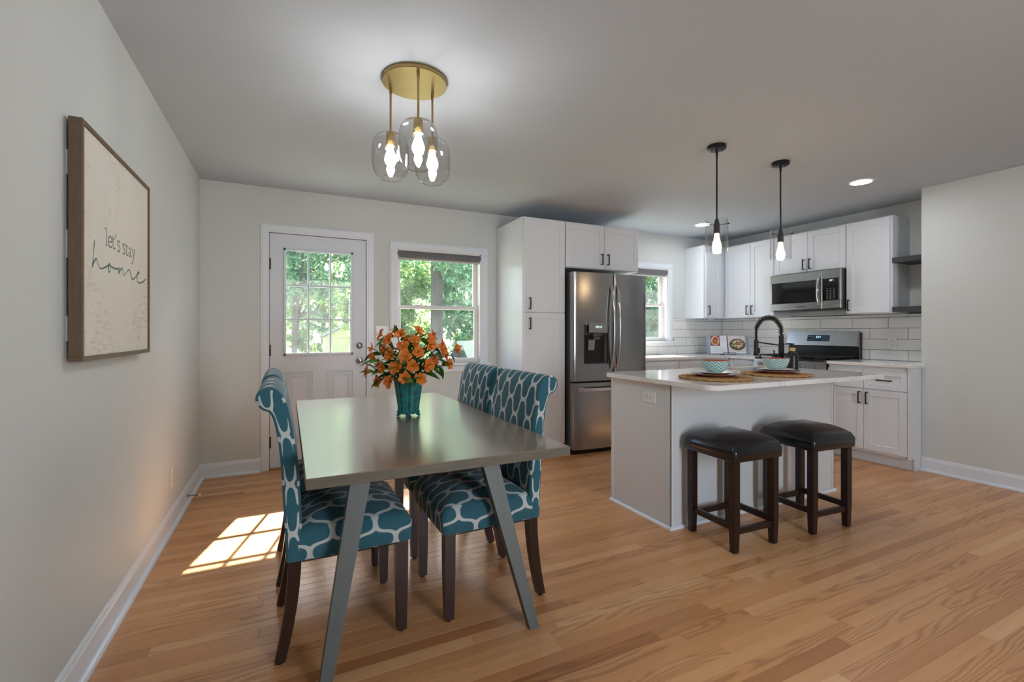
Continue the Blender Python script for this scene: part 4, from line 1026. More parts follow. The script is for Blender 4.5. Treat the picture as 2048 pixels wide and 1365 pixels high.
# cookbook on its wire stand in the kitchen corner
bk0 = Vector((5.400, -0.300, 0.914)); bu = Vector((0.837, -0.547, 0)).normalized(); bn = Vector((bu.y, -bu.x, 0)); tilt = math.radians(14)
bv = (Vector((0, 0, 1))*math.cos(tilt) - bn*math.sin(tilt)).normalized(); bnn = bu.cross(bv); bnn = bnn if bnn.dot(bn) > 0 else -bnn
Bk = (bk0 + Vector((0, 0, 0.010)), bu, bv, bnn); BWd = 0.505
ck = thing('cookbook', 'open spiral-bound cookbook showing food photographs in the kitchen corner', 'book', tuple(bk0+bu*0.25))
bm = bmesh.new(); cb(bm, 0, 0.246, 0, 0.232, -0.004, 0, 0.001, Bk); cb(bm, 0.256, BWd, 0, 0.232, -0.004, 0, 0.001, Bk); part('cover', bm, 'book_cover', ck)
bm = bmesh.new(); cb(bm, 0.044, 0.244, 0.004, 0.230, 0.0003, 0.010, 0.0015, Bk); pl = part('page', bm, 'paper', ck)
bm = bmesh.new(); cb(bm, 0.258, BWd-0.040, 0.004, 0.230, 0.0003, 0.010, 0.0015, Bk); pr_ = part('page', bm, 'paper', ck)
bm = bmesh.new(); cb(bm, 0.046, 0.160, 0.100, 0.229, 0.010, 0.0104, 0, Bk); ph = part('printed_photo', bm, 'photo_red', pl)
def ell(bm, B, cu, cv, a, b, n0, n1, seg=28): rings(bm, [[B[0]+B[1]*(cu+a*math.cos(2*PI*k/seg))+B[2]*(cv+b*math.sin(2*PI*k/seg))+B[3]*n for k in range(seg)] for n in (n0, n1)])
bm = bmesh.new(); ell(bm, Bk, 0.105, 0.165, 0.048, 0.058, 0.0104, 0.0106); part('printed_bowl', bm, 'plate_white', pl)
bm = bmesh.new(); ell(bm, Bk, 0.105, 0.165, 0.040, 0.049, 0.0106, 0.0108); part('printed_stew', bm, 'food_stew', pl)
bm = bmesh.new()
for k in range(9): cb(bm, 0.170, 0.232-(k % 3)*0.008, 0.085-k*0.008+0.13, 0.0865-k*0.008+0.13, 0.010, 0.0102, 0, Bk)
for k in range(7): cb(bm, 0.060, 0.225-(k % 2)*0.02, 0.085-k*0.010, 0.0865-k*0.010, 0.010, 0.0102, 0, Bk)
part('printed_line', bm, 'button_print', pl)
bm = bmesh.new(); cb(bm, 0.262, BWd-0.041, 0.022, 0.229, 0.010, 0.0104, 0, Bk); part('printed_photo', bm, 'photo_linen', pr_)
bm = bmesh.new(); ell(bm, Bk, 0.368, 0.118, 0.094, 0.074, 0.0104, 0.0106); part('printed_pan', bm, 'photo_pan', pr_)
bm = bmesh.new(); ell(bm, Bk, 0.372, 0.122, 0.080, 0.058, 0.0106, 0.0108); part('printed_gnocchi', bm, 'food_gnocchi', pr_)
bm = bmesh.new()
for k in range(20):
    v = 0.010+k*0.0112; c = Bk[0]+Bk[1]*0.251+Bk[2]*v+Bk[3]*0.006
    tube(bm, [c + Bk[1]*0.009*math.cos(a)+Bk[3]*0.009*math.sin(a) for a in [2*PI*j/10 for j in range(11)]], 0.0012, 4)
part('spiral_binding', bm, 'handle_black', ck)
st = thing('book_stand', 'black wire book stand holding the open cookbook', 'book stand', tuple(bk0+bu*0.26))
bm = bmesh.new(); f0 = bk0+bu*0.19; f1 = bk0+bu*0.33; z5 = Vector((0, 0, 0.0045)); fw = bn*0.045
tube(bm, [f0+bn*0.02+Vector((0, 0, 0.028)), f0+fw+Vector((0, 0, 0.028)), f0+fw+z5, f0-bn*0.10+z5, f1-bn*0.10+z5, f1+fw+z5, f1+fw+Vector((0, 0, 0.028)), f0+fw+Vector((0, 0, 0.0281))], 0.0030, 7)
part('base_wire', bm, 'handle_black', st, smooth=True)
bm = bmesh.new(); tube(bm, [f0-bn*0.10+z5, f0-bn*0.028-bn*0.04+Vector((0, 0, 0.16)), f1-bn*0.028-bn*0.04+Vector((0, 0, 0.16)), f1-bn*0.10+z5], 0.0030, 7); part('back_wire', bm, 'handle_black', st, smooth=True)

# ------------------------------------------------------------------ bar stools
def soft_top(bm, hx, hy, z_edge, z_top, z_bot, r, lip=0.0, uv=False, cx=0.0, pw=2.6):
    """upholstered cushion from concentric rounded loops"""
    n = 5; lay = bm.loops.layers.uv.verify() if uv else None
    def lp(s, z, inset=0):
        return [Vector((cx+x*s, y*s, z)) for x, y in rrect(-hx+inset, hx-inset, -hy+inset, hy-inset, max(0.006, r-inset*0.5), n)]
    seq = [lp(1, z_bot, 0.004), lp(1, z_bot+0.004, 0.0), lp(1, z_edge-0.012, -lip), lp(1, z_edge-0.002, 0.001), lp(1, z_edge+0.010, 0.008)]
    dz = z_top-z_edge-0.010
    def dome(v): return v + Vector((0, 0, dz*((1-abs((v.x-cx)/hx)**pw)*(1-abs(v.y/hy)**pw))**0.55))
    for s in (0.965, 0.92, 0.85, 0.74, 0.6, 0.44, 0.28, 0.13): seq.append([dome(v) for v in lp(s, z_edge+0.010, 0.008*s)])
    rows = rings(bm, seq)
    if uv:
        for f in bm.faces:
            f.normal_update(); nn = f.normal
            for l_ in f.loops:
                c = l_.vert.co
                if abs(nn.z) > 0.55: l_[lay].uv = (c.y+0.03, c.x)
                elif abs(nn.y) > abs(nn.x): l_[lay].uv = ((hy + (z_edge-c.z))*(1 if nn.y > 0 else -1)+0.03, c.x)
                else: l_[lay].uv = (c.y+0.03, c.x + (z_edge-c.z)*(1 if nn.x > 0 else -1))
def bar_stool(label, loc, rz):
    t = thing('bar_stool', label, 'stool', loc, 'bar stools at the island', rz)
    bm = bmesh.new(); soft_top(bm, 0.186, 0.186, 0.556, 0.630, 0.494, 0.018, 0.002, pw=2.8); part('seat', bm, 'stool_leather', t, smooth=True, local=True, angle=60)
    bm = bmesh.new()
    for sx, sy in ((1, 1), (-1, 1), (-1, -1), (1, -1)):
        bm = bmesh.new(); x, y = sx*0.150, sy*0.150; w = 0.020; wb = 0.016
        rings(bm, [[Vector((x+a*q, y+b*q, z)) for a, b in ((-1, -1), (1, -1), (1, 1), (-1, 1))] for q, z in ((wb, 0.004), (w, 0.15), (w, 0.50))])
        lg = part('leg', bm, 'stool_wood', t, local=True)
        bm = bmesh.new(); cyl(bm, (x, y, 0.0), (x, y, 0.005), 0.010, seg=10); part('glide', bm, 'plastic_white', lg, local=True)
    for s in (-1, 1):
        bm = bmesh.new(); cb(bm, -0.135, 0.135, s*0.150-0.011, s*0.150+0.011, 0.098, 0.132, 0.002); part('stretcher', bm, 'stool_wood', t, local=True)
        bm = bmesh.new(); cb(bm, s*0.150-0.011, s*0.150+0.011, -0.135, 0.135, 0.118, 0.152, 0.002); part('stretcher', bm, 'stool_wood', t, local=True)
    return t
bar_stool('black leather bar stool at the island, by the outlet end', (2.967, -2.634, 0), math.radians(-2.3))
bar_stool('black leather bar stool at the island, by the faucet end', (3.588, -2.676, 0), math.radians(-4.0))

# ------------------------------------------------------------------ dining table
TX0, TX1, TY0, TY1, TZ = 0.690, 1.597, -3.044, -1.302, 0.762; TCX, TCY = (TX0+TX1)/2, (TY0+TY1)/2
tb = thing('dining_table', 'rectangular grey-brown dining table with splayed tapered legs', 'table', (TCX, TCY, 0))
bm = bmesh.new(); cb(bm, TX0, TX1, TY0, TY1, TZ-0.034, TZ, 0.002)
tt = part('tabletop', bm, ['table_top_wood', 'table_edge_wood'], tb)
for pl_ in tt.data.polygons:
    if abs(pl_.normal.z) < 0.5: pl_.material_index = 1
for sx in (-1, 1):
    for sy in (-1, 1):
        bm = bmesh.new(); loops = []
        for q in range(6):
            t = q/5; z = 0.728*(1-t); x = TCX + sx*(0.242+0.150*t); y = TCY + sy*(0.530+0.158*t)
            wx = 0.038-0.018*t; wy = 0.022-0.004*t
            loops.append([Vector((x-wx, y-wy, z)), Vector((x+wx, y-wy, z)), Vector((x+wx, y+wy, z)), Vector((x-wx, y+wy, z))])
        rings(bm, loops); part('leg', bm, 'table_leg_paint', tb)
for sy in (-1, 1):
    box_part('apron_rail', 'table_leg_paint', tb, TCX-0.25, TCX+0.25, TCY+sy*0.535-0.012, TCY+sy*0.535+0.012, TZ-0.075, TZ-0.034, ch=0.002)
box_part('apron_rail', 'table_leg_paint', tb, TCX-0.012, TCX+0.012, TCY-0.52, TCY+0.52, TZ-0.075, TZ-0.034, ch=0.002)

# ------------------------------------------------------------------ dining chairs
def dining_chair(label, loc, rz, group):
    """x is forward, x=0 the foot of the back"""
    t = thing('dining_chair', label, 'chair', loc, group, rz)
    # seat
    bm = bmesh.new(); soft_top(bm, 0.212, 0.232, 0.452, 0.522, 0.366, 0.022, 0.004, uv=True, cx=0.237)
    part('seat', bm, 'trellis_fabric', t, smooth=True, local=True, angle=60)
    bm = bmesh.new(); cb(bm, 0.05, 0.43, -0.215, 0.215, 0.354, 0.370, 0.004); part('seat_base', bm, 'rubber_black', t, local=True)
    # back: a closed side profile swept across the width
    ctrl = [(0.0, 0.370), (-0.004, 0.48), (-0.011, 0.60), (-0.020, 0.75), (-0.036, 0.86), (-0.052, 0.905), (-0.072, 0.915), (-0.090, 0.935), (-0.097, 0.957), (-0.089, 0.979), (-0.066, 0.994), (-0.038, 0.993), (-0.015, 0.972),
            (0.004, 0.93), (0.022, 0.84), (0.036, 0.74), (0.048, 0.60), (0.052, 0.48), (0.050, 0.370)]
    prof = [tuple(p) for p in smooth_pts(ctrl, 3)]
    n = len(prof); cen = Vector((0, 0))
    def inset(d):
        out = []
        for i in range(n):
            a, b = Vector(prof[i-1 if i else 0]), Vector(prof[min(i+1, n-1)]); e = (b-a).normalized(); nr = Vector((e.y, -e.x))
            out.append(Vector(prof[i]) + nr*d)
        return out
    ar = [0.0]
    for a, b in zip(prof, prof[1:]): ar.append(ar[-1] + math.hypot(b[0]-a[0], b[1]-a[1]))
    bm = bmesh.new(); lay = bm.loops.layers.uv.verify(); hw = 0.234
    ysamp = [(-hw, 0.009), (-hw+0.004, 0.003), (-hw+0.012, 0.0), (0, 0.0), (hw-0.012, 0.0), (hw-0.004, 0.003), (hw, 0.009)]
    rows = []
    for y, d in ysamp: rows.append([bm.verts.new((p.x, y, p.y)) for p in inset(d)])
    for ri, (a, b) in enumerate(zip(rows, rows[1:])):
        for i in range(n):
            j = (i+1) % n; f = bm.faces.new([a[i], a[j], b[j], b[i]])
            for l_, (yy, k) in zip(f.loops, ((ysamp[ri][0], i), (ysamp[ri][0], j), (ysamp[ri+1][0], j), (ysamp[ri+1][0], i))): l_[lay].uv = (yy+0.03, ar[k]+0.021)
    for row in (rows[0], rows[-1]):
        f = bm.faces.new(row)
        for l_ in f.loops:
            z_ = l_.vert.co.z; xc = float(np.interp(z_, (0.37, 0.6, 0.75, 0.86, 0.93, 0.98), (0.025, 0.019, 0.009, -0.006, -0.022, -0.030)))
            l_[lay].uv = ((l_.vert.co.x-xc)*1.75, (z_-0.915)*0.154/0.178)
    part('backrest', bm, 'trellis_fabric', t, smooth=True, local=True, angle=50)
    for sy in (-1, 1):
        bm = bmesh.new(); y = sy*0.196
        loops = []
        for q in range(9):
            k = q/8; z = 0.372*(1-k)+0.010*k; x = 0.028 - 0.048*k**1.8; w = 0.022-0.004*k
            loops.append([Vector((x-w, y-w, z)), Vector((x+w, y-w, z)), Vector((x+w, y+w, z)), Vector((x-w, y+w, z))])
        rings(bm, loops); lg = part('leg', bm, 'chair_leg_wood', t, local=True)
        bm = bmesh.new(); cyl(bm, (-0.020, y, 0), (-0.020, y, 0.012), 0.011, seg=10); part('glide', bm, 'rubber_black', lg, local=True)
        bm = bmesh.new(); x = 0.414
        rings(bm, [[Vector((x+a*w, y+b*w, z)) for a, b in ((-1, -1), (1, -1), (1, 1), (-1, 1))] for w, z in ((0.023, 0.372), (0.022, 0.2), (0.018, 0.010))]); lg = part('leg', bm, 'chair_leg_wood', t, local=True)
        bm = bmesh.new(); cyl(bm, (x, y, 0), (x, y, 0.012), 0.011, seg=10); part('glide', bm, 'rubber_black', lg, local=True)
    return t
CG = 'teal trellis chairs around the dining table'
c1 = dining_chair('teal trellis chair between picture wall and table, at the end away from the door', (0.638, -2.455, 0), 0, CG)
copy_tree(c1, None, (0.630, -1.885, 0), math.radians(0.5), 'teal trellis chair between picture wall and table, at the door end', CG)
copy_tree(c1, None, (1.652, -2.475, 0), PI+math.radians(0.8), 'teal trellis chair on the kitchen side, at the table end away from the door', CG)
copy_tree(c1, None, (1.660, -1.895, 0), PI-math.radians(0.5), 'teal trellis chair on the kitchen side of the table, at the door end', CG)

# ------------------------------------------------------------------ vase with alstroemeria
VX, VY, VZ = 1.198, -2.150, TZ
vs_ = thing('flower_vase', 'turquoise fluted ceramic vase with paw feet on the dining table', 'vase', (VX, VY, VZ))
bm = bmesh.new(); seg = 128; prof = [(0.043, 0.020), (0.050, 0.017), (0.0515, 0.024), (0.055, 0.06), (0.062, 0.11), (0.069, 0.16), (0.0745, 0.190), (0.077, 0.197), (0.075, 0.199), (0.071, 0.196), (0.064, 0.15), (0.050, 0.05), (0.03, 0.035)]
loops = []
for r, z in prof:
    lp = []
    for k in range(seg):
        a = 2*PI*k/seg; fl = 1 - 0.10*math.exp(-(math.cos(4*a)/0.20)**2) + 0.02*abs(math.cos(4*a)); lp.append(Vector((VX+r*fl*math.cos(a+0.2), VY+r*fl*math.sin(a+0.2), VZ+z)))
    loops.append(lp)
rings(bm, loops); part('body', bm, 'vase_glaze', vs_, smooth=True, angle=60)
for k in range(4):
    a = 0.2+PI/4+k*PI/2 + 0.25; d = Vector((math.cos(a), math.sin(a), 0)); c = Vector((VX, VY, VZ)); bm = bmesh.new()
    tube(bm, [c+d*0.040+Vector((0, 0, 0.034)), c+d*0.048+Vector((0, 0, 0.020)), c+d*0.046+Vector((0, 0, 0.010)), c+d*0.050+Vector((0, 0, 0.0045))], [0.012, 0.011, 0.008, 0.0042], 10)
    sphere(bm, c+d*0.052+Vector((0, 0, 0.0075)), 0.0085, 10, 8, (1, 1, 0.85)); part('foot', bm, 'vase_glaze', vs_, smooth=True)
for s in (-1, 1):
    u = Vector((math.cos(-YAW), math.sin(-YAW), 0)); c = Vector((VX, VY, VZ+0.182)) + u*s*0.076; bm = bmesh.new()
    tube(bm, [c, c+u*s*0.010+Vector((0, 0, 0.004)), c+u*s*0.016+Vector((0, 0, -0.006)), c+u*s*0.004+Vector((0, 0, -0.014))], 0.0018, 6); part('wire_handle', bm, 'handle_black', vs_, smooth=True)

def petal_mesh(name, ln, wd, cup, flare):
    bm = bmesh.new(); lay = bm.loops.layers.uv.verify(); nu, nv = 4, 7; g = {}
    for j in range(nv+1):
        t = j/nv; w = wd*(math.sin(PI*min(1, t*0.80+0.10)))**0.8*(1 if t < 0.92 else 0.72)
        for i in range(nu+1):
            s = i/nu*2-1; x = ln*(t*math.cos(0.62)-0.05*t*t) ; z = ln*(0.60*t - flare*t**2.4); g[i, j] = bm.verts.new((x, s*w, z + cup*s*s*(1-0.5*t) - 0.002*(1-abs(s))))
    for j in range(nv):
        for i in range(nu):
            f = bm.faces.new([g[i, j], g[i+1, j], g[i+1, j+1], g[i, j+1]])
            for l_, (a, b) in zip(f.loops, ((i, j), (i+1, j), (i+1, j+1), (i, j+1))): l_[lay].uv = (a/nu, b/nv)
    return finish(bm, name, 'petal_orange', True, 180, norm=False)
def leaf_mesh(name, ln, wd, bend):
    bm = bmesh.new(); nv = 7; g = {}
    for j in range(nv+1):
        t = j/nv; w = wd*(math.sin(PI*(0.06+0.94*t)**0.8))**0.9 if j < nv else 0.0006
        for i, s in enumerate((-1, 0, 1)): g[i, j] = bm.verts.new((ln*t, s*w, -bend*t*t*ln + (0.25*w if s else 0)))
    for j in range(nv):
        for i in range(2): bm.faces.new([g[i, j], g[i+1, j], g[i+1, j+1], g[i, j+1]])
    return finish(bm, name, 'flower_leaf', True, 180, norm=False)
PET = [petal_mesh('petal', 0.047, 0.0160, 0.004, 0.42), petal_mesh('petal', 0.043, 0.0110, 0.005, 0.30)]
LEAF = [leaf_mesh('leaf', 0.070, 0.0145, 0.35), leaf_mesh('leaf', 0.095, 0.0175, 0.45)]
def rot_to(d, roll=0.0):
    return d.to_track_quat('Z', 'Y').to_matrix().to_4x4() @ Matrix.Rotation(roll, 4, 'Z')
CR, CU, CF = Vector((math.cos(YAW), -math.sin(YAW), 0)), Vector((0, 0, 1)), Vector((-math.sin(YAW), -math.cos(YAW), 0))
mouth = Vector((VX, VY, VZ+0.185))
# blossom positions spread over the dome of the bouquet: (across, up, towards the dining side)
heads = [(-0.150, 0.150, 0.02), (-0.105, 0.200, 0.03), (-0.062, 0.235, -0.02), (-0.020, 0.215, 0.04), (0.040, 0.222, 0.0), (0.085, 0.190, 0.03), (0.130, 0.170, -0.01), (0.190, 0.145, 0.02),
         (-0.125, 0.105, 0.06), (-0.060, 0.155, 0.085), (0.005, 0.150, 0.09), (0.070, 0.135, 0.085), (0.120, 0.120, 0.05), (0.175, 0.085, 0.04), (-0.150, 0.055, 0.05), (-0.085, 0.075, 0.09), (-0.025, 0.085, 0.115),
         (0.045, 0.080, 0.11), (-0.105, 0.010, 0.075), (-0.040, 0.010, 0.105), (0.100, 0.150, 0.07), (-0.020, 0.190, -0.09), (0.070, 0.170, -0.10), (-0.100, 0.130, -0.09), (0.150, 0.110, -0.08), (0.000, 0.120, -0.13),
         (-0.090, 0.165, 0.05), (-0.040, 0.120, 0.10), (0.030, 0.185, 0.05), (0.095, 0.095, 0.085), (-0.130, 0.075, 0.02), (0.020, 0.110, 0.12), (0.060, 0.045, 0.11), (0.140, 0.140, 0.03), (-0.010, 0.055, 0.125), (0.110, 0.195, -0.03)]
LEAF_DIRS = {0: [(-0.7, 0.1, 0.3)], 8: [(-1, 0.25, 0.2), (-0.9, -0.15, 0.3)], 14: [(-1, -0.10, 0.2), (-0.8, -0.5, 0.3)], 18: [(-0.7, -0.75, 0.3), (-0.9, -0.35, 0.2)], 13: [(0.9, -0.35, 0.2)], 12: [(0.9, -0.1, 0.4)], 2: [(-0.1, 1, 0.2)], 3: [(0.1, 0.9, 0.4)], 4: [(0.3, 1, 0.1)], 5: [(0.4, 0.9, 0.2)]}
from mathutils.bvhtree import BVHTree
HP = np.array([(a*1.14, b*1.04, c) for a, b, c in heads])
for _ in range(400):                                   # spread the heads until no two blossoms share a place
    D = HP[:, None] - HP[None]; dist = np.linalg.norm(D, axis=2) + np.eye(len(HP))*9; near = dist < 0.073
    if not near.any(): break
    HP += (np.where(near, (0.073-dist)/dist, 0)[..., None]*D).sum(1)*0.35
    HP[:, 0] = HP[:, 0].clip(-0.232, 0.238); HP[:, 1] = HP[:, 1].clip(-0.005, 0.262); HP[:, 2] = HP[:, 2].clip(-0.15, 0.16)
    hr = np.hypot(HP[:, 0], HP[:, 2]); low = (HP[:, 1] < 0.07) & (hr < 0.135); HP[low, 0] *= 1.03; HP[low, 2] *= 1.03
PLACED = []
def solid(vs, fs):
    m_ = sum(vs, Vector())/len(vs); return (m_, max((v-m_).length for v in vs), BVHTree.FromPolygons(vs, fs))
def hits(bits, own):
    return sum(len(bv.overlap(q[2])) for m_, r_, bv in bits for k_, q in PLACED if k_ != own and (q[0]-m_).length < q[1]+r_)
def of_mesh(me, M_): return solid([M_ @ v.co for v in me.vertices], [tuple(p_.vertices) for p_ in me.polygons])
PLACED.append((-1, of_mesh([o for o in vs_.children if o.name.startswith('body')][0].data, Matrix.Translation((VX, VY, VZ)))))
STEMS = []
for i, (a, b, c) in enumerate(HP):                     # stems leave the mouth over the rim, low ones furthest out
    hv = CR*a + CF*c; hz = max(hv.length, 1e-4); u = hv/hz; rim = 0.056*min(1, hz/(b+0.06)/1.5)
    hd_ = mouth + hv + CU*b; rise = max(0.030, b*0.30)
    path = smooth_pts([mouth+u*rim*0.55-CU*0.06, mouth+u*rim+CU*0.024, mouth+u*(rim+(hz-rim)*0.5)+CU*(rise+max(0, b-rise)*0.5), hd_], 5)
    bm = bmesh.new(); tube(bm, path, 0.0024, 6); bm.verts.ensure_lookup_table(); bm.verts.index_update()
    PLACED.append((i, solid([v.co.copy() for v in bm.verts], [tuple(v.index for v in f.verts) for f in bm.faces]))); STEMS.append((bm, path, hd_, u))
FLOWERS = []
for i, (a, b, c) in enumerate(HP):
    bm, path, hd_, u = STEMS[i]
    t = thing('alstroemeria', 'orange alstroemeria stem standing in the turquoise vase', 'flower', tuple(mouth), 'orange alstroemerias in the vase'); FLOWERS.append(t)
    part('stem', bm, 'green_stem', t, smooth=True)
    best = None
    for tr_ in range(30):                              # turn the blossom until its petals clear the neighbours
        j_ = 0.02+0.012*tr_; out = (CR*a*2.4 + CU*(b*0.55+0.02) + CF*(c*2.0+0.10) + Vector((R.uniform(-j_, j_), R.uniform(-j_, j_), R.uniform(-j_, j_)))).normalized()
        base = Matrix.Translation(hd_) @ rot_to(out, R.random()*6); s_ = R.uniform(0.94, 1.06)*(1-0.008*tr_)
        Ms = [base @ Matrix.Rotation(k*PI/3+R.uniform(-.1, .1), 4, 'Z') @ Matrix.Rotation(R.uniform(-0.28, 0.05), 4, 'Y') @ Matrix.Diagonal((s_, s_, s_, 1)) for k in range(6)]
        bits = [of_mesh(PET[k % 2], M_) for k, M_ in enumerate(Ms)]; n_ = hits(bits, i)
        if best is None or n_ < best[0]: best = (n_, Ms, bits, out)
        if n_ == 0: break
    _, Ms, bits, out = best; PLACED += [(i, q) for q in bits]
    for k, M_ in enumerate(Ms):
        o = put(bpy.data.objects.new('petal', PET[k % 2]), t); o.matrix_local = Matrix.Translation(-mouth) @ M_
    bm = bmesh.new()
    for k in range(4):
        w = (out + Vector((R.uniform(-.3, .3), R.uniform(-.3, .3), R.uniform(-.3, .3)))).normalized(); tube(bm, [hd_, hd_+w*0.016, hd_+w*0.030], [0.0009, 0.0008, 0.0016], 5)
    part('stamen', bm, 'terracotta', t)
LEFTOVER = [0, 0]
for i, (a, b, c) in enumerate(HP):
    bm, path, hd_, u = STEMS[i]; want = [CR*x+CU*y+CF*z for x, y, z in LEAF_DIRS.get(i, [])] + [None]*3
    for k, d0 in enumerate(want):
        best = None; me = LEAF[k % 2 if i in LEAF_DIRS else 0]
        for tr_ in range(60):                          # swing the leaf round its stem into free space
            p0 = path[R.randint(7, len(path)-3)]
            if d0 is not None and tr_ < 25: d = d0.normalized() + Vector((R.uniform(-1, 1), R.uniform(-1, 1), R.uniform(-1, 1)))*0.03*tr_
            else: d = CR*(R.uniform(-1, 1)+a*3) + CU*R.uniform(-.5, .9) + CF*(R.uniform(-.5, 1)+c*2)
            s_ = 1-0.008*tr_; M_ = Matrix.Translation(p0) @ d.normalized().to_track_quat('X', 'Z').to_matrix().to_4x4() @ Matrix.Rotation(R.uniform(-.9, .9), 4, 'X') @ Matrix.Diagonal((s_, s_, s_, 1))
            bit = of_mesh(me, M_); n_ = hits([bit], i)
            if best is None or n_ < best[0]: best = (n_, M_, bit)
            if n_ == 0: break
        LEFTOVER[0] += 1; LEFTOVER[1] += best[0] > 0; PLACED.append((i, best[2]))
        o = put(bpy.data.objects.new('leaf', me), FLOWERS[i]); o.matrix_local = Matrix.Translation(-mouth) @ best[1]

# ------------------------------------------------------------------ framed picture
PY0, PY1, PZ0, PZ1 = -2.560, -1.740, 1.094, 1.885; PB = (Vector((0, 0, 0)), Vector((0, 1, 0)), Vector((0, 0, 1)), Vector((1, 0, 0)))
pc = thing('framed_picture', 'square wooden framed canvas reading let\'s stay home', 'picture', (0.01, (PY0+PY1)/2, PZ0)); fw_ = 0.016
bm = bmesh.new()
for b in ((PY0, PY1, PZ1-fw_, PZ1), (PY0, PY1, PZ0, PZ0+fw_), (PY0, PY0+fw_, PZ0+fw_, PZ1-fw_), (PY1-fw_, PY1, PZ0+fw_, PZ1-fw_)): cb(bm, *b, 0.009, 0.045, 0.0012, PB)
part('frame', bm, 'frame_wood', pc)
bm = bmesh.new(); cb(bm, PY0+fw_-0.002, PY1-fw_+0.002, PZ0+fw_-0.002, PZ1-fw_+0.002, 0.012, 0.0385, 0, PB); cv = part('canvas', bm, 'canvas_print', pc)
for z0, z1 in ((1.16, 1.24), (1.43, 1.52), (1.70, 1.78)): box_part('wall_spacer', 'canvas_back', pc, 0.0, 0.0095, PY0+0.012, PY0+0.05, z0, z1, ch=0)
HOME = [[(-2.435, 1.509), (-2.439, 1.486), (-2.443, 1.465), (-2.449, 1.435), (-2.455, 1.412)],
 [(-2.454, 1.415), (-2.443, 1.429), (-2.429, 1.442), (-2.42, 1.447), (-2.411, 1.443), (-2.402, 1.43), (-2.39, 1.421), (-2.373, 1.418), (-2.34, 1.425), (-2.309, 1.435), (-2.284, 1.446), (-2.279, 1.451)],
 [(-2.283, 1.446), (-2.292, 1.435), (-2.296, 1.424), (-2.292, 1.417), (-2.284, 1.416), (-2.276, 1.423), (-2.273, 1.433), (-2.278, 1.443), (-2.261, 1.439), (-2.232, 1.437), (-2.197, 1.438), (-2.176, 1.444)],
 [(-2.17, 1.447), (-2.175, 1.436), (-2.179, 1.423), (-2.162, 1.436), (-2.14, 1.448), (-2.131, 1.448), (-2.125, 1.438), (-2.117, 1.423), (-2.106, 1.424), (-2.083, 1.436), (-2.059, 1.45), (-2.045, 1.453), (-2.032, 1.449), (-2.018, 1.434), (-2.006, 1.421), (-1.989, 1.419), (-1.963, 1.428), (-1.932, 1.441)],
 [(-1.932, 1.44), (-1.925, 1.451), (-1.908, 1.459), (-1.893, 1.46), (-1.912, 1.452), (-1.93, 1.442), (-1.933, 1.437), (-1.917, 1.434), (-1.93, 1.427), (-1.928, 1.419), (-1.91, 1.414), (-1.878, 1.414), (-1.84, 1.422), (-1.81, 1.432), (-1.787, 1.444)]]
LETS = [[(-2.331, 1.571), (-2.321, 1.572), (-2.318, 1.551), (-2.314, 1.512)], [(-2.327, 1.511), (-2.303, 1.512)], [(-2.294, 1.529), (-2.258, 1.535), (-2.263, 1.548), (-2.278, 1.552), (-2.292, 1.543), (-2.297, 1.527), (-2.289, 1.515), (-2.271, 1.511), (-2.257, 1.517)],
 [(-2.244, 1.559), (-2.245, 1.536), (-2.242, 1.516), (-2.232, 1.511), (-2.223, 1.515)], [(-2.255, 1.548), (-2.221, 1.551)], [(-2.215, 1.572), (-2.21, 1.566), (-2.217, 1.559)],
 [(-2.163, 1.544), (-2.172, 1.552), (-2.189, 1.548), (-2.192, 1.538), (-2.176, 1.533), (-2.162, 1.525), (-2.167, 1.513), (-2.184, 1.509), (-2.194, 1.517)],
 [(-2.096, 1.545), (-2.104, 1.551), (-2.121, 1.549), (-2.126, 1.54), (-2.111, 1.533), (-2.096, 1.526), (-2.098, 1.516), (-2.117, 1.51), (-2.128, 1.516)],
 [(-2.077, 1.555), (-2.079, 1.536), (-2.077, 1.516), (-2.069, 1.511), (-2.06, 1.514)], [(-2.089, 1.547), (-2.057, 1.549)],
 [(-2.045, 1.541), (-2.035, 1.548), (-2.024, 1.545), (-2.023, 1.53), (-2.019, 1.515), (-2.009, 1.512)], [(-2.023, 1.532), (-2.043, 1.524), (-2.047, 1.516), (-2.037, 1.511), (-2.023, 1.519)],
 [(-1.999, 1.549), (-1.991, 1.535), (-1.981, 1.521)], [(-1.962, 1.55), (-1.974, 1.527), (-1.984, 1.503), (-1.996, 1.487), (-2.008, 1.488)], [(-2.008, 1.547), (-1.987, 1.549)], [(-1.97, 1.549), (-1.955, 1.55)]]
Bt = (Vector((0.0385, 0, 0)), PB[1], PB[2], PB[3])
bm = bmesh.new()
for s in HOME: ribbon(bm, [(p.x, p.y) for p in smooth_pts([(a, b) for a, b in s], 4)], lambda t: 0.0055+0.0020*math.sin(3*t*PI), Bt, 0.0005)
part('lettering', bm, 'ink_green', cv)
for word in (LETS[:7], LETS[7:]):
  bm = bmesh.new()
  for s in word: ribbon(bm, [(p.x, p.y) for p in smooth_pts([(a, b) for a, b in s], 3)] if len(s) > 2 else s, 0.0054 if len(s) > 2 else 0.0030, Bt, 0.0005)
  part('lettering', bm, 'ink_grey', cv)

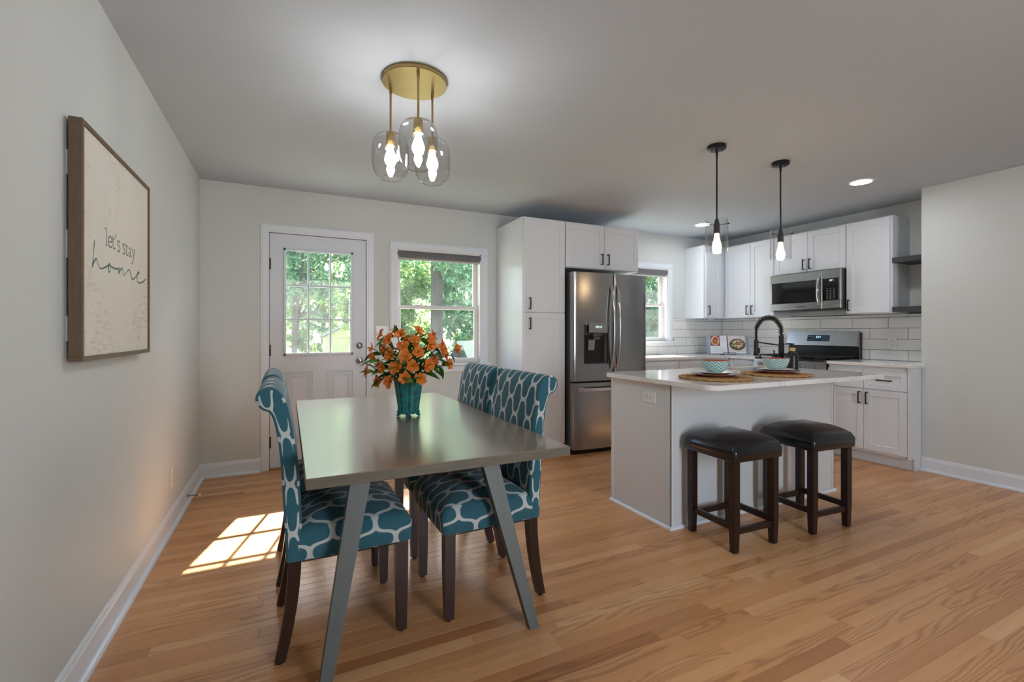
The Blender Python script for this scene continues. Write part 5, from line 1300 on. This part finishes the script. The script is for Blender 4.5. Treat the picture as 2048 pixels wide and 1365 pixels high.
# ------------------------------------------------------------------ lamps
ch = thing('ceiling_light', 'brass three-light semi-flush ceiling fixture with clear glass globes', 'ceiling light', (1.211, -2.230, H))
bm = bmesh.new(); lathe(bm, [(0, H), (0.158, H), (0.158, H-0.018), (0.155, H-0.021), (0, H-0.021)], (1.211, -2.230, 0), 64); part('canopy', bm, 'brass', ch, smooth=True)
for x, y in ((1.197, -2.352), (1.109, -2.146), (1.317, -2.172)):
    bm = bmesh.new(); cyl(bm, (x, y, H-0.019), (x, y, H-0.052), 0.0075, 0.0075, 12); cyl(bm, (x, y, H-0.05), (x, y, 2.17), 0.0055, 0.0055, 12); part('rod', bm, 'brass', ch, smooth=True)
    bm = bmesh.new(); lathe(bm, [(0, 2.190), (0.022, 2.190), (0.0225, 2.140), (0.0235, 2.138), (0.0235, 2.126), (0.018, 2.124), (0, 2.124)], (x, y, 0), 24); sk_ = part('socket', bm, 'brass', ch, smooth=True)
    bm = bmesh.new(); lathe(bm, [(0, 2.126), (0.013, 2.126), (0.0135, 2.110), (0.021, 2.090), (0.0285, 2.066), (0.029, 2.052), (0.022, 2.036), (0.010, 2.027), (0, 2.025)], (x, y, 0), 20); part('bulb', bm, 'bulb_clear', sk_, smooth=True)
    prof = [(0.024, 2.188), (0.045, 2.185), (0.070, 2.172), (0.084, 2.152), (0.0905, 2.122), (0.0915, 2.080), (0.0905, 2.035), (0.084, 2.000), (0.072, 1.978), (0.056, 1.963), (0.050, 1.960)]
    bm = bmesh.new(); lathe(bm, prof + [(0.0485, 1.9615)] + [(r-0.0022, z) for r, z in prof[::-1][1:]], (x, y, 0), 40, close_ends=False); part('glass_globe', bm, 'lamp_glass', ch, smooth=True, angle=70)
def pendant(x, y, label):
    t = thing('pendant_lamp', label, 'pendant lamp', (x, y, H), 'black pendant lamps over the island')
    bm = bmesh.new(); lathe(bm, [(0, H), (0.058, H), (0.058, H-0.024), (0.055, H-0.026), (0, H-0.026)], (x, y, 0), 36); cn = part('canopy', bm, 'handle_black', t, smooth=True)
    for s in (-1, 1):
        bm = bmesh.new(); sphere(bm, (x+s*0.034*math.cos(YAW), y-s*0.034*math.sin(YAW), H-0.027), 0.006, 10, 8); part('screw', bm, 'handle_black', cn)
    bm = bmesh.new(); cyl(bm, (x, y, H-0.025), (x, y, H-0.072), 0.0085, 0.007, 12); cyl(bm, (x, y, H-0.07), (x, y, 1.945), 0.0055, 0.0055, 12); part('rod', bm, 'handle_black', t, smooth=True)
    bm = bmesh.new(); lathe(bm, [(0, 1.952), (0.010, 1.950), (0.019, 1.915), (0.0205, 1.910), (0.0205, 1.852), (0.017, 1.850), (0, 1.850)], (x, y, 0), 24); sk2 = part('socket', bm, 'handle_black', t, smooth=True)
    for k in range(3):
        a = 0.9+k*2*PI/3; d = Vector((math.cos(a), math.sin(a), 0)); bm = bmesh.new(); tube(bm, [Vector((x, y, 1.908))+d*0.015, Vector((x, y, 1.908))+d*0.073], 0.0022, 6); sphere(bm, Vector((x, y, 1.908))+d*0.0755, 0.0052, 8, 6); part('glass_clip', bm, 'handle_black', sk2)
    bm = bmesh.new(); lathe(bm, [(0, 1.852), (0.0125, 1.852), (0.013, 1.840), (0.018, 1.810), (0.0265, 1.775), (0.028, 1.758), (0.022, 1.742), (0.010, 1.733), (0, 1.731)], (x, y, 0), 20); part('bulb', bm, 'bulb_amber', sk2, smooth=True)
    bm = bmesh.new(); pr = [(0.0700, 1.945), (0.0700, 1.728), (0.0672, 1.728), (0.0672, 1.945), (0.0700, 1.945)]; lathe(bm, pr, (x, y, 0), 40, close_ends=False); part('glass_cylinder', bm, 'lamp_glass', t, smooth=True, angle=40)
pendant(3.232, -2.304, 'black stem pendant with clear glass cylinder over the placemat at the outlet end')
pendant(3.902, -2.294, 'black stem pendant with clear glass cylinder over the faucet end of the island')
for x, y, lb in ((4.915, -2.30, 'round recessed ceiling light between the island and the grey wall'), (4.957, -0.627, 'round recessed ceiling light in front of the kitchen window')):
    t = thing('recessed_light', lb, 'ceiling light', (x, y, H))
    bm = bmesh.new(); lathe(bm, [(0.072, H-0.001), (0.094, H-0.001), (0.096, H-0.004), (0.074, H-0.009), (0.072, H-0.001)], (x, y, 0), 40, close_ends=False); part('trim_ring', bm, 'trim_white', t, smooth=True)
    bm = bmesh.new(); lathe(bm, [(0, H-0.004), (0.073, H-0.004), (0.073, H-0.0045), (0, H-0.006)], (x, y, 0), 40); part('lens', bm, 'led_disc', t)

# ------------------------------------------------------------------ the garden outside
GZ = -0.45
bm = bmesh.new(); cb(bm, -30, 45, 0.15, 60, GZ-0.2, GZ); part('lawn', bm, 'lawn_green', kind='structure')
bm = bmesh.new(); cb(bm, 3.6, 7.8, 2.5, 16, GZ, GZ+0.02); part('driveway', bm, 'asphalt', kind='structure')
rng = np.random.default_rng(3)
def leaf_cloud(name, blobs, n, size, mat, parent, kind='stuff'):
    """blobs: (centre, radii, weight) in world space; leaves are small bent diamonds around clump centres"""
    org = np.array(ORG[parent.name]); P = []
    tot = sum(b[2] for b in blobs)
    for c, r, w in blobs:
        m = int(n*w/tot); nc = max(8, m//90)
        u = rng.normal(size=(nc, 3)); u /= np.linalg.norm(u, axis=1)[:, None]; rad = rng.uniform(0.45, 1.0, (nc, 1))**0.6
        cen = np.array(c) + u*rad*np.array(r)
        idx = rng.integers(0, nc, m); P.append(cen[idx] + rng.normal(size=(m, 3))*np.array(r)*0.11)
    P = np.concatenate(P); m = len(P)
    a = rng.normal(size=(m, 3)); a /= np.linalg.norm(a, axis=1)[:, None]; b = rng.normal(size=(m, 3)); b -= (b*a).sum(1)[:, None]*a; b /= np.linalg.norm(b, axis=1)[:, None]
    s = size*rng.uniform(0.6, 1.3, (m, 1)); nrm = np.cross(a, b)
    V = np.stack([P-a*s, P-b*s*0.5+nrm*s*0.12, P+a*s, P+b*s*0.5+nrm*s*0.12], 1).reshape(-1, 3) - org
    me = bpy.data.meshes.new(name); me.vertices.add(len(V)); me.vertices.foreach_set('co', V.astype(np.float32).ravel())
    me.loops.add(4*m); me.loops.foreach_set('vertex_index', np.arange(4*m, dtype=np.int32)); me.polygons.add(m)
    me.polygons.foreach_set('loop_start', np.arange(0, 4*m, 4, dtype=np.int32)); me.polygons.foreach_set('loop_total', np.full(m, 4, dtype=np.int32))
    me.update(); me.validate(); me.materials.append(MATS[mat])
    o = put(bpy.data.objects.new(name, me), parent); o['kind'] = kind; return o
def tree(label, x, y, trunk_r, trunk_h, blobs, n, size, mat, branches=5, group=None, lean=(0, 0), fork=None):
    t = thing('garden_tree', label, 'tree', (x, y, GZ), group)
    bm = bmesh.new(); top = Vector((x+lean[0], y+lean[1], trunk_h)); b0 = Vector((x, y, GZ-0.05))
    tube(bm, [b0, b0.lerp(top, 0.06), b0.lerp(top, 0.5), top], [trunk_r*1.35, trunk_r*1.05, trunk_r*0.92, trunk_r*0.6], 14); part('trunk', bm, 'bark', t, smooth=True)
    for k in range(branches):
        c, r, w = blobs[k % len(blobs)]; s = b0.lerp(top, (fork or 0.55) + (0.95-(fork or 0.55))*k/max(1, branches)); e = Vector(c) + Vector((R.uniform(-.6, .6)*r[0], R.uniform(-.6, .6)*r[1], R.uniform(-.3, .5)*r[2]))
        bm = bmesh.new(); md_ = s.lerp(e, 0.5) + Vector((R.uniform(-.2, .2), R.uniform(-.2, .2), 0.15)); tube(bm, smooth_pts([s, md_, e], 4), [trunk_r*0.42*(1-q/9) + 0.01 for q in range(9)], 8); part('branch', bm, 'bark', t, smooth=True)
    leaf_cloud('crown', blobs, n, size, mat, t)
    return t
GT = 'trees at the far edge of the garden'
tree('large shade tree with a thick bare trunk in front of the dining window', 4.36, 8.0, 0.17, 8.6,
     [((4.95, 8.3, 8.7), (1.5, 1.7, 1.7), 1.6), ((5.6, 8.6, 4.0), (1.1, 1.2, 1.0), 0.9), ((3.3, 8.8, 4.1), (1.2, 1.2, 0.9), 0.9), ((4.5, 7.4, 3.35), (0.9, 0.7, 0.65), 0.9), ((5.5, 7.9, 2.6), (0.75, 0.7, 0.5), 0.5)], 17000, 0.062, 'tree_leaf_cool', 7, fork=0.4)
tree('small forked tree standing on the lawn outside the glazed door', 0.80, 9.0, 0.075, 2.6,
     [((0.4, 9.0, 2.5), (0.9, 0.8, 0.8), 1), ((1.5, 9.2, 3.0), (1.0, 0.8, 0.9), 1), ((0.7, 9.0, 3.9), (1.3, 1.0, 0.9), 1), ((1.3, 9.2, 1.5), (0.6, 0.5, 0.3), 0.3)], 9000, 0.056, 'tree_leaf_cool', 6, fork=0.42)
tree('leafy tree with drooping boughs outside the glazed door', 2.6, 11.5, 0.12, 4.6,
     [((2.2, 11.2, 3.2), (1.5, 1.0, 1.0), 1), ((3.0, 11.8, 4.9), (1.8, 1.4, 1.2), 1.1), ((1.0, 12.0, 4.7), (1.4, 1.2, 1.2), 1)], 12000, 0.075, 'tree_leaf', 6)
far = [(-1.4, 16, 8.0, 'broad sunlit tree behind the small forked tree', 'tree_leaf'), (2.6, 26, 8.5, 'tall pale green tree behind the yellow shed', 'tree_leaf'), (5.4, 19.5, 7.0, 'rounded bushy tree left of the thick trunk, beyond the driveway', 'tree_leaf'),
       (8.6, 14.5, 6.6, 'dense bushy tree behind the parked car', 'tree_leaf_cool'), (11.0, 21, 8.4, 'tall tree beyond the driveway, behind the dense bushy one', 'tree_leaf'), (12.6, 9.8, 5.6, 'dense green tree outside the kitchen window', 'tree_leaf_cool'), (15.8, 13.5, 8.0, 'tall tree behind the kitchen window tree', 'tree_leaf'), (8.6, 31, 12.0, 'very tall tree far beyond the rounded bushy tree', 'tree_leaf'), (-2.2, 28, 12.0, 'very tall tree far beyond the broad sunlit tree', 'tree_leaf_cool')]
for x, y, h, lb, m_ in far:
    lb = lb.replace(' left of the thick trunk,', ' near the thick trunk,')
    tree(lb, x, y, 0.14, h*0.7, [((x, y, h*0.62), (2.3, 1.8, h*0.33), 1.3), ((x-1.1, y-0.6, h*0.36), (1.5, 1.2, h*0.24), 0.9), ((x+1.2, y-0.6, h*0.33), (1.5, 1.2, h*0.24), 0.9), ((x, y-0.9, 0.75), (2.0, 0.8, 0.8), 0.8)], 15000, 0.125, m_, 5, GT)
for x, y, w, lb in ((5.0, 13.2, 1.5, 'low leafy bush at the driveway edge'), (-2.8, 11.5, 1.4, 'low leafy bush on the lawn beyond the door'), (9.6, 6.4, 1.3, 'low leafy bush below the kitchen window tree')):
    t = thing('garden_bush', lb, 'bush', (x, y, GZ)); bm = bmesh.new()
    for k in range(6): a = k*1.05; tube(bm, [(x, y, GZ), (x+w*0.5*math.cos(a), y+0.4*math.sin(a), GZ+0.8)], [0.02, 0.008], 6)
    part('stems', bm, 'bark', t); leaf_cloud('foliage', [((x, y, 0.15), (w, 0.9, 0.75), 1)], 3500, 0.075, 'tree_leaf', t)
# yellow garden shed
sh = thing('garden_shed', 'pale yellow gabled shed across the lawn', 'shed', (3.55, 22.5, GZ))
bm = bmesh.new(); prism(bm, [(2.4, GZ), (4.7, GZ), (4.7, 1.02), (3.55, 1.62), (2.4, 1.02)], 21.4, 23.6, 'Y'); part('wall', bm, 'siding_yellow', sh)
for s in (-1, 1):
    bm = bmesh.new(); prism(bm, [(3.55, 1.62), (3.55, 1.70), (3.55+s*1.30, 1.03), (3.55+s*1.30, 0.94)], 21.2, 23.8, 'Y'); part('roof', bm, 'roof_grey', sh)
box_part('shed_window', 'car_glass', sh, 4.18, 4.45, 21.37, 21.41, 0.18, 0.48, ch=0.005)
box_part('shed_door', 'siding_yellow', sh, 3.0, 3.7, 21.36, 21.41, GZ, 0.9, ch=0.01)
# parked car on the driveway
cx, cy = 5.15, 5.6; car = thing('parked_car', 'silver car parked on the driveway outside the dining window', 'car', (cx, cy, GZ))
side = [(-2.1, 0.28), (-2.15, 0.62), (-2.05, 0.80), (-1.15, 0.92), (-0.55, 1.34), (0.0, 1.44), (0.9, 1.42), (1.55, 1.02), (2.05, 0.96), (2.12, 0.60), (2.05, 0.28)]
bm = bmesh.new(); loops = []
for yy, k in ((-0.86, 0.90), (-0.80, 0.97), (-0.72, 1.0), (0.72, 1.0), (0.80, 0.97), (0.86, 0.90)):
    loops.append([Vector((cx+yy*(1 if z < 0.9 else 0.86), cy+x*k, GZ+0.02+(z if z < 0.5 else 0.5+(z-0.5)*(0.94+0.06*k)))) for x, z in side])
rings(bm, loops); part('body', bm, 'car_paint', car, smooth=True, angle=40)
def quadplate(pts, name, off_):
    bm = bmesh.new(); a = [Vector(p) for p in pts]; nr = (a[1]-a[0]).cross(a[2]-a[0]).normalized()*off_
    rings(bm, [a, [p+nr for p in a]]); part(name, bm, 'car_glass', car)
zc = GZ+0.02
quadplate([(cx-0.68, cy-1.12, zc+0.945), (cx+0.68, cy-1.12, zc+0.945), (cx+0.60, cy-0.60, zc+1.325), (cx-0.60, cy-0.60, zc+1.325)], 'windshield', 0.02)
quadplate([(cx+0.66, cy+1.52, zc+1.05), (cx-0.66, cy+1.52, zc+1.05), (cx-0.60, cy+0.95, zc+1.405), (cx+0.60, cy+0.95, zc+1.405)], 'rear_window', 0.02)
for s in (-1, 1):
    quadplate([(cx+s*0.752, cy-0.95, zc+0.96), (cx+s*0.752, cy+1.30, zc+1.02), (cx+s*0.715, cy+0.85, zc+1.36), (cx+s*0.715, cy-0.45, zc+1.36)], 'side_window', 0.02*s)
    for yy in (-1.32, 1.32):
        bm = bmesh.new(); cyl(bm, (cx+s*0.70, cy+yy, GZ+0.335), (cx+s*0.90, cy+yy, GZ+0.335), 0.315, seg=24); wh = part('wheel', bm, 'tyre', car, smooth=True)
        bm = bmesh.new(); cyl(bm, (cx+s*0.895, cy+yy, GZ+0.335), (cx+s*0.905, cy+yy, GZ+0.335), 0.20, seg=20); part('hubcap', bm, 'chrome', wh)
